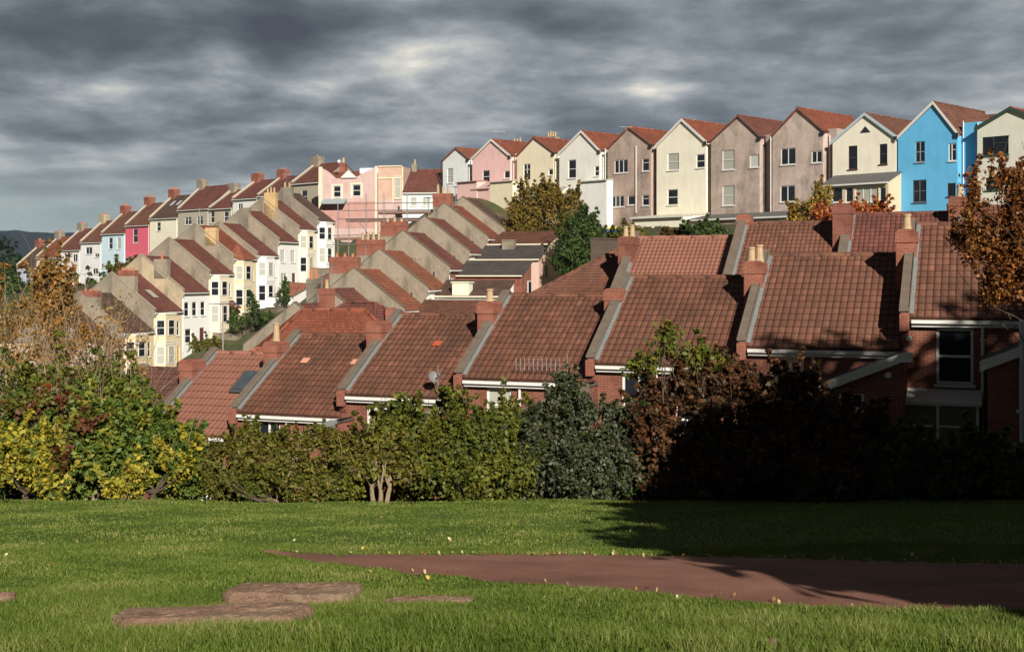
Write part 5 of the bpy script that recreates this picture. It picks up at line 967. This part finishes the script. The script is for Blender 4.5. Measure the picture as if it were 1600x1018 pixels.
plant('golden_tree', 'golden brown leafy tree below the white gabled wing', 'tree', [(848, 345, 125, 52, 44), (815, 352, 125, 32, 36), (882, 335, 125, 28, 38), (845, 312, 125, 34, 24), (850, 385, 125, 54, 34), (885, 405, 124, 40, 30), (842, 322, 125, 30, 20), (800, 380, 125, 18, 20)], GOLD, 30000, .13, 29, [(850, 450, 125)], 34, None, fill=.35, tr=.16, clump=.5, shoots=260)
plant('green_tree', 'dark green round tree between the golden tree and the cream extension', 'tree', [(912, 378, 113, 34, 36), (935, 388, 113, 18, 24), (895, 405, 112, 34, 30), (905, 355, 113, 20, 16), (925, 415, 112, 30, 22)], DKG, 20000, .15, 30, [(912, 450, 113)], 20, None, fill=.5, tr=.16, clump=.5)
plant('garden_bush', 'rounded green bush in front of the brown lean-to extensions', 'bush', [(1112, 365, 72, 26, 14), (1085, 370, 72, 18, 9)], DKG, 2600, .12, 31, None, 6, 'garden bushes under the upper row', clump=.3)
plant('garden_bush', 'dark red bush beside the cream extension with glazed doors', 'bush', [(1045, 366, 73, 13, 13), (1062, 372, 73, 12, 8)], REDL, 1300, .11, 32, None, 5, 'garden bushes under the upper row', clump=.25)
plant('garden_bush', 'low brownish scrub at the foot of the dark mushroom brown wing', 'bush', [(985, 368, 78, 26, 12), (965, 372, 78, 14, 8)], OLIVE, 1700, .12, 33, None, 6, 'garden bushes under the upper row', clump=.3)
plant('orange_shrub', 'orange-red shrub under the glazed lean-to of the cream wing', 'shrub', [(1335, 335, 66, 44, 13), (1300, 340, 66, 36, 12), (1375, 338, 66, 20, 9)], leafmat('orange_red_leaves', (.42, .10, .02), (.34, .06, .02), (.45, .18, .03), (.25, .12, .03)), 4200, .11, 34, None, 8, None, clump=.3)
plant('yellow_shrub', 'yellow-orange spreading shrub left of the glazed lean-to', 'shrub', [(1288, 305, 68, 20, 14), (1270, 330, 67, 30, 18), (1250, 345, 67, 26, 8)], leafmat('amber_leaves', (.42, .26, .03), (.36, .20, .03), (.24, .20, .04), (.46, .16, .03)), 3200, .11, 35, None, 10, None, clump=.3, fill=.2)
plant('garden_tree', 'green garden tree in front of the lavender house at the far left', 'tree', [(28, 458, 205, 24, 18), (5, 450, 205, 24, 20)], DKG, 5000, .35, 51, None, 10, 'trees below the upper street', clump=.9)
plant('garden_tree', 'small yellowing tree below the off-white house of the upper street', 'tree', [(120, 462, 190, 20, 16), (145, 468, 188, 20, 14)], OLIVE2, 4000, .3, 52, None, 10, 'trees below the upper street', clump=.9)
plant('garden_tree', 'red-orange shrub tree at the foot of the raspberry pink house', 'tree', [(196, 425, 192, 14, 14), (182, 434, 190, 14, 10)], REDL, 2600, .3, 53, None, 8, 'trees below the upper street', clump=.8)
plant('garden_tree', 'low dark green scrub between the raspberry house and the grey gable', 'tree', [(170, 455, 175, 26, 12), (215, 440, 172, 24, 14), (250, 425, 172, 16, 12)], DKG, 5000, .3, 54, None, 10, 'trees below the upper street', clump=.9)
plant('garden_shrub', 'clipped green shrub against the bay of the house above the tiled porch', 'shrub', [(395, 480, 134, 8, 22), (400, 498, 133, 26, 10), (370, 503, 131, 14, 8)], DKG, 2600, .17, 36, None, 6, None, clump=.4)
plant('garden_shrub', 'pointed green shrub between two white bays up the street', 'shrub', [(443, 462, 141, 9, 14), (447, 448, 141, 4, 12)], DKG, 1200, .17, 37, None, 4, None, clump=.4)
plant('garden_hedge', 'short clipped garden hedge by the gate pier below the bright white house', 'hedge', [(310, 540, 112, 16, 8), (338, 538, 113, 12, 8)], OLIVE, 1200, .15, 38, None, 4, None, clump=.35)
# far woods at the left edge
woods = []
wr = random.Random(5)
for i in range(34):
    px = wr.uniform(-260, 70); Y = wr.uniform(260, 420); top = 392+wr.uniform(-22, 30)+max(0, (px-20))*.5; ry = wr.uniform(28, 44); p = P(px, top+ry, Y); woods.append((p.x, p.y, p.z, 34/F*Y, 30/F*Y, ry/F*Y))
    woods.append((p.x, p.y, p.z-14, 40/F*Y, 34/F*Y, 14))
wm, _ = leaves_np('woods', woods, 26000, 1.1, EVER, None, 9, 1.8, .4, .6); tag(wm, 'dark wood beyond the far left houses', 'wood', kind='stuff')
# distant hills
def hz_(X, Y):
    ridge = 2500+250*np.sin(X*.0011+1); t = np.exp(-((Y-ridge)/620.)**2); n = sum(np.sin(X*.003*k+k*1.7+Y*.0013*k)/k for k in (1, 2, 3, 5, 8)); return -34+(118+7*n+1.6*np.sin(X*.06)*np.sin(X*.021)+1.5*np.sin(X*.11+Y*.05))*t
s = NT('hill_woodland'); n = s.noise(.012, 8, .65); n2 = s.noise(.06, 5, .7); c = s.ramp(n, [(.3, (.008, .012, .008)), (.55, (.014, .020, .010)), (.7, (.03, .034, .016))]); s.bump(n2, 1., 8); c = s.mix(s.rng(n2, .4, .6), c, (.012, .018, .01))
tag(grid('hills', np.linspace(-3600, 3600, 480), np.linspace(1300, 3600, 90), hz_, s.done(c, .95)), kind='structure')

# ================================================================== small things
# scaffold at the top of the middle row
SC = empty('scaffold', 'galvanised scaffold with boarded deck around the top roofs of the middle row', 'scaffolding', P(615, 380, 121)); o0 = Vector(SC.location)
def sp_(px, py, Y): return P(px, py, Y)-o0
for px in (528, 545, 572, 600, 636, 680, 700):
    for dy in (0, 1.6):
        m = MB(); m.tube([sp_(px, 302 if px > 560 else 318, 121+dy), sp_(px, 425, 121+dy)], .045, 6); m.build('standard', STEEL, SC)
for (a, b, c, d) in ((535, 318, 715, 316), (535, 329, 715, 327), (528, 342, 720, 340), (520, 368, 600, 366), (520, 382, 600, 380)):
    m = MB(); m.tube([sp_(a, b, 120.9), sp_(c, d, 120.9)], .045, 6); m.build('ledger', STEEL, SC)
for (a, b, c, d) in ((690, 345, 722, 382), (560, 345, 590, 385), (600, 350, 575, 395)):
    m = MB(); m.tube([sp_(a, b, 120.8), sp_(c, d, 120.8)], .045, 6); m.build('brace', STEEL, SC)
wood = plain((.22, .13, .10), .9, .4, 3., 'scaffold_board')
for (a, c, y) in ((540, 718, 345), (590, 700, 333), (522, 592, 374)):
    m = MB(); A = sp_(a, y, 121); B = sp_(c, y-1.5, 121); 
    for k in range(5): m.poly([A+Vector((0, k*.32, 0)), B+Vector((0, k*.32, 0)), B+Vector((0, k*.32+.29, 0)), A+Vector((0, k*.32+.29, 0))]); 
    m.poly([A+Vector((0, -.02, -.05)), B+Vector((0, -.02, -.05)), B+Vector((0, -.02, .2)), A+Vector((0, -.02, .2))]); m.poly([A+Vector((0, -.02, -.05)), A+Vector((0, 1.6, -.05)), B+Vector((0, 1.6, -.05)), B+Vector((0, -.02, -.05))]); m.build('deck', wood, SC)
# recycling bin
bb = empty('recycling_bin', 'blue bin with yellow lid beside the dark green tree', 'bin', P(957, 358, 79)); m = MB(); m.prism([(-.32, -.9), (.32, -.9), (.38, 0), (-.38, 0)], -.35, .35, 'y'); m.build('body', plain((.03, .10, .30), .5), bb); m = MB(); m.prism([(-.42, 0), (.42, 0), (.40, .08), (0, .2), (-.40, .08)], -.42, .38, 'y'); m.build('lid', plain((.60, .50, .06), .5), bb)
# walls of back gardens under the upper row
def pxwall(pts, h, mat, label, grp=None, cop=None): return garden_wall([tuple(P(*p)) for p in pts], h, .25, mat, label, cop, group=grp)
pxwall([(1482, 344, 66), (1524, 336, 67)], .8, REDBRICK, 'red brick garden wall under the sky blue wing')
pxwall([(925, 386, 76), (985, 388, 74), (1000, 392, 72)], .5, COPING, 'low pale concrete garden wall beside the blue bin')
pxwall([(1153, 376, 64), (1172, 374, 65)], 1.0, REDBRICK2, 'short red brick pier wall in front of the brown lean-tos')
pxwall([(1395, 348, 68), (1482, 345, 68)], .5, plain((.42, .36, .30), .9), 'pale rendered garden wall in front of the blue house')
# aerials and masts on the skyline
for px, py0, py1, Y, lab in ((978, 196, 218, 118, 'thin television aerial above the dark brown wing'), (780, 203, 224, 128, 'silver aerial between buff chimney pots above the pink wing'), (448, 270, 290, 180, 'small aerial above the stone coloured roofs')):
    e = empty('television_aerial', lab, 'aerial', P(px, py1, Y), 0, 'roof aerials on the skyline'); h = ZY(py0, Y)-ZY(py1, Y)
    m = MB(); m.tube([(0, 0, -1.2), (0, 0, h)], .03, 5); m.build('mast', STEEL, e); m = MB(); m.tube([(-.6, 0, h*.9), (.6, .2, h*.9)], .02, 4)
    for k in range(6): m.tube([(-.5+k*.2, -.25, h*.9), (-.5+k*.2, .3, h*.9)], .012, 3)
    m.build('antenna', STEEL, e)
# tall trees of the park to the right, outside the picture: they cast the broad shade
def park_tree(x, y, h, cr, ch, N, seed, lab, z0=0.):
    g = float(gz(np.array(x), np.array(y))); b = [(x, y, g+h-ch, cr, cr, ch), (x+cr*.5, y-cr*.2, g+h-ch*1.2, cr*.6, cr*.6, ch*.7)]
    plant('park_tree', lab, 'tree', [], DKG, int(N*1.6), .22, seed, None, 14, 'park trees right of the view', fill=.3, tr=.22, clump=.45, blobs_w=b, shoots=0)
TREES = [(5.7, 1.6, 4.7, 2.0, 1.2, 9000), (6.0, 4.2, 4.9, 1.8, 1.3, 9000), (6.4, 6.6, 5.1, 1.6, 2.1, 8000), (6.3, 9.6, 5.2, 1.0, 2.3, 6000), (9.3, 2.1, 5.2, 2.1, 1.5, 9000), (7.6, 1, 6.9, 2.3, 1.7, 9000), (11.6, .5, 7.2, 2.6, 1.8, 9000), (7.2, 10, 5.8, 2.1, 2.7, 8000), (10.3, 11, 8.6, 2.2, 4, 9000), (13, 10.5, 6.5, 2.0, 3, 7000), (17.3, 10, 14.9, 2.9, 5.8, 15000), (22, 10, 15.6, 3.2, 6.3, 15000), (27, 9, 15.8, 3.2, 6.3, 13000), (11.3, 9, 12.2, 1.8, 3.6, 10000)]
for i, t in enumerate(TREES): park_tree(*t, 60+i, 'tall park tree beyond the right edge, number of the shading group' if 0 else 'tall leafy park tree outside the right edge casting shade')

ug = []
ur = random.Random(8)
for k in range(46):
    px = 300+k*29+ur.uniform(-8, 8); Yk = 21.6+ur.uniform(-.4, .8); p = P(px, 785+ur.uniform(-14, 6), Yk); ug.append((p.x, p.y, p.z, .5, .4, .45+ur.uniform(0, .2)))
um, _ = leaves_np('undergrowth', ug, 26000, .07, DKG, None, 41, .2, .3, .3); tag(um, 'tangled low undergrowth behind the shrubs', 'undergrowth', kind='stuff')
def litter():
    r = np.random.default_rng(12); n = 300; k = r.integers(8, 250, n); t = np.abs(r.normal(0, .035, n)); e = r.uniform(0, 1, n) < .8; t = np.where(e, t, 1-t*.6)
    t = np.clip(t, 0, 1); c = pe[k, 0]*(1-t)[:, None]+pe[k, -1]*t[:, None]; c = c+r.normal(0, .02, (n, 3))*[1, 1, 0]; c[:, 2] = lawnz(c[:, 0], c[:, 1])+.03
    a = r.uniform(0, 6.28, n); s_ = r.uniform(.006, .015, n); d = np.stack([np.cos(a)*s_, np.sin(a)*s_, r.normal(0, .006, n)], -1); q = np.stack([-np.sin(a)*s_*.7, np.cos(a)*s_*.7, r.normal(0, .008, n)], -1)
    V = np.stack([c-d, c+q, c+d, c-q], 1).reshape(-1, 3); u = np.repeat(np.stack([r.uniform(0, 1, n), np.zeros(n)], -1), 4, 0)
    tag(mesh_np('leaf_litter', V, np.arange(4*n).reshape(-1, 4), leafmat('litter_leaves', (.45, .28, .08), (.30, .15, .05), (.50, .40, .18), (.20, .10, .05)), u), 'fine leaf litter along the edge of the path', 'leaf litter', kind='stuff')
litter()
garden_wall([tuple(P(-60, 570, 96)), tuple(P(60, 566, 100)), tuple(P(165, 566, 104))], 1.6, .3, paint((.50, .40, .34), .5), 'pinkish rendered garden wall glimpsed through the sparse tree on the left', skirt=9)
HZ = MB(); HZ.box(-3800, 3800, -60, 3900, -48, 125); hm = bpy.data.materials.new('haze_air'); hm.use_nodes = True; hn = hm.node_tree; hn.nodes.clear(); ho = hn.nodes.new('ShaderNodeOutputMaterial'); pv = hn.nodes.new('ShaderNodeVolumePrincipled')
pv.inputs['Color'].default_value = (.45, .62, 1, 1); pv.inputs['Density'].default_value = .00008; pv.inputs['Anisotropy'].default_value = .1; hn.links.new(pv.outputs[0], ho.inputs['Volume']); HZO = tag(HZ.build('haze', hm), 'thin blue haze over the distance', 'haze', kind='stuff')
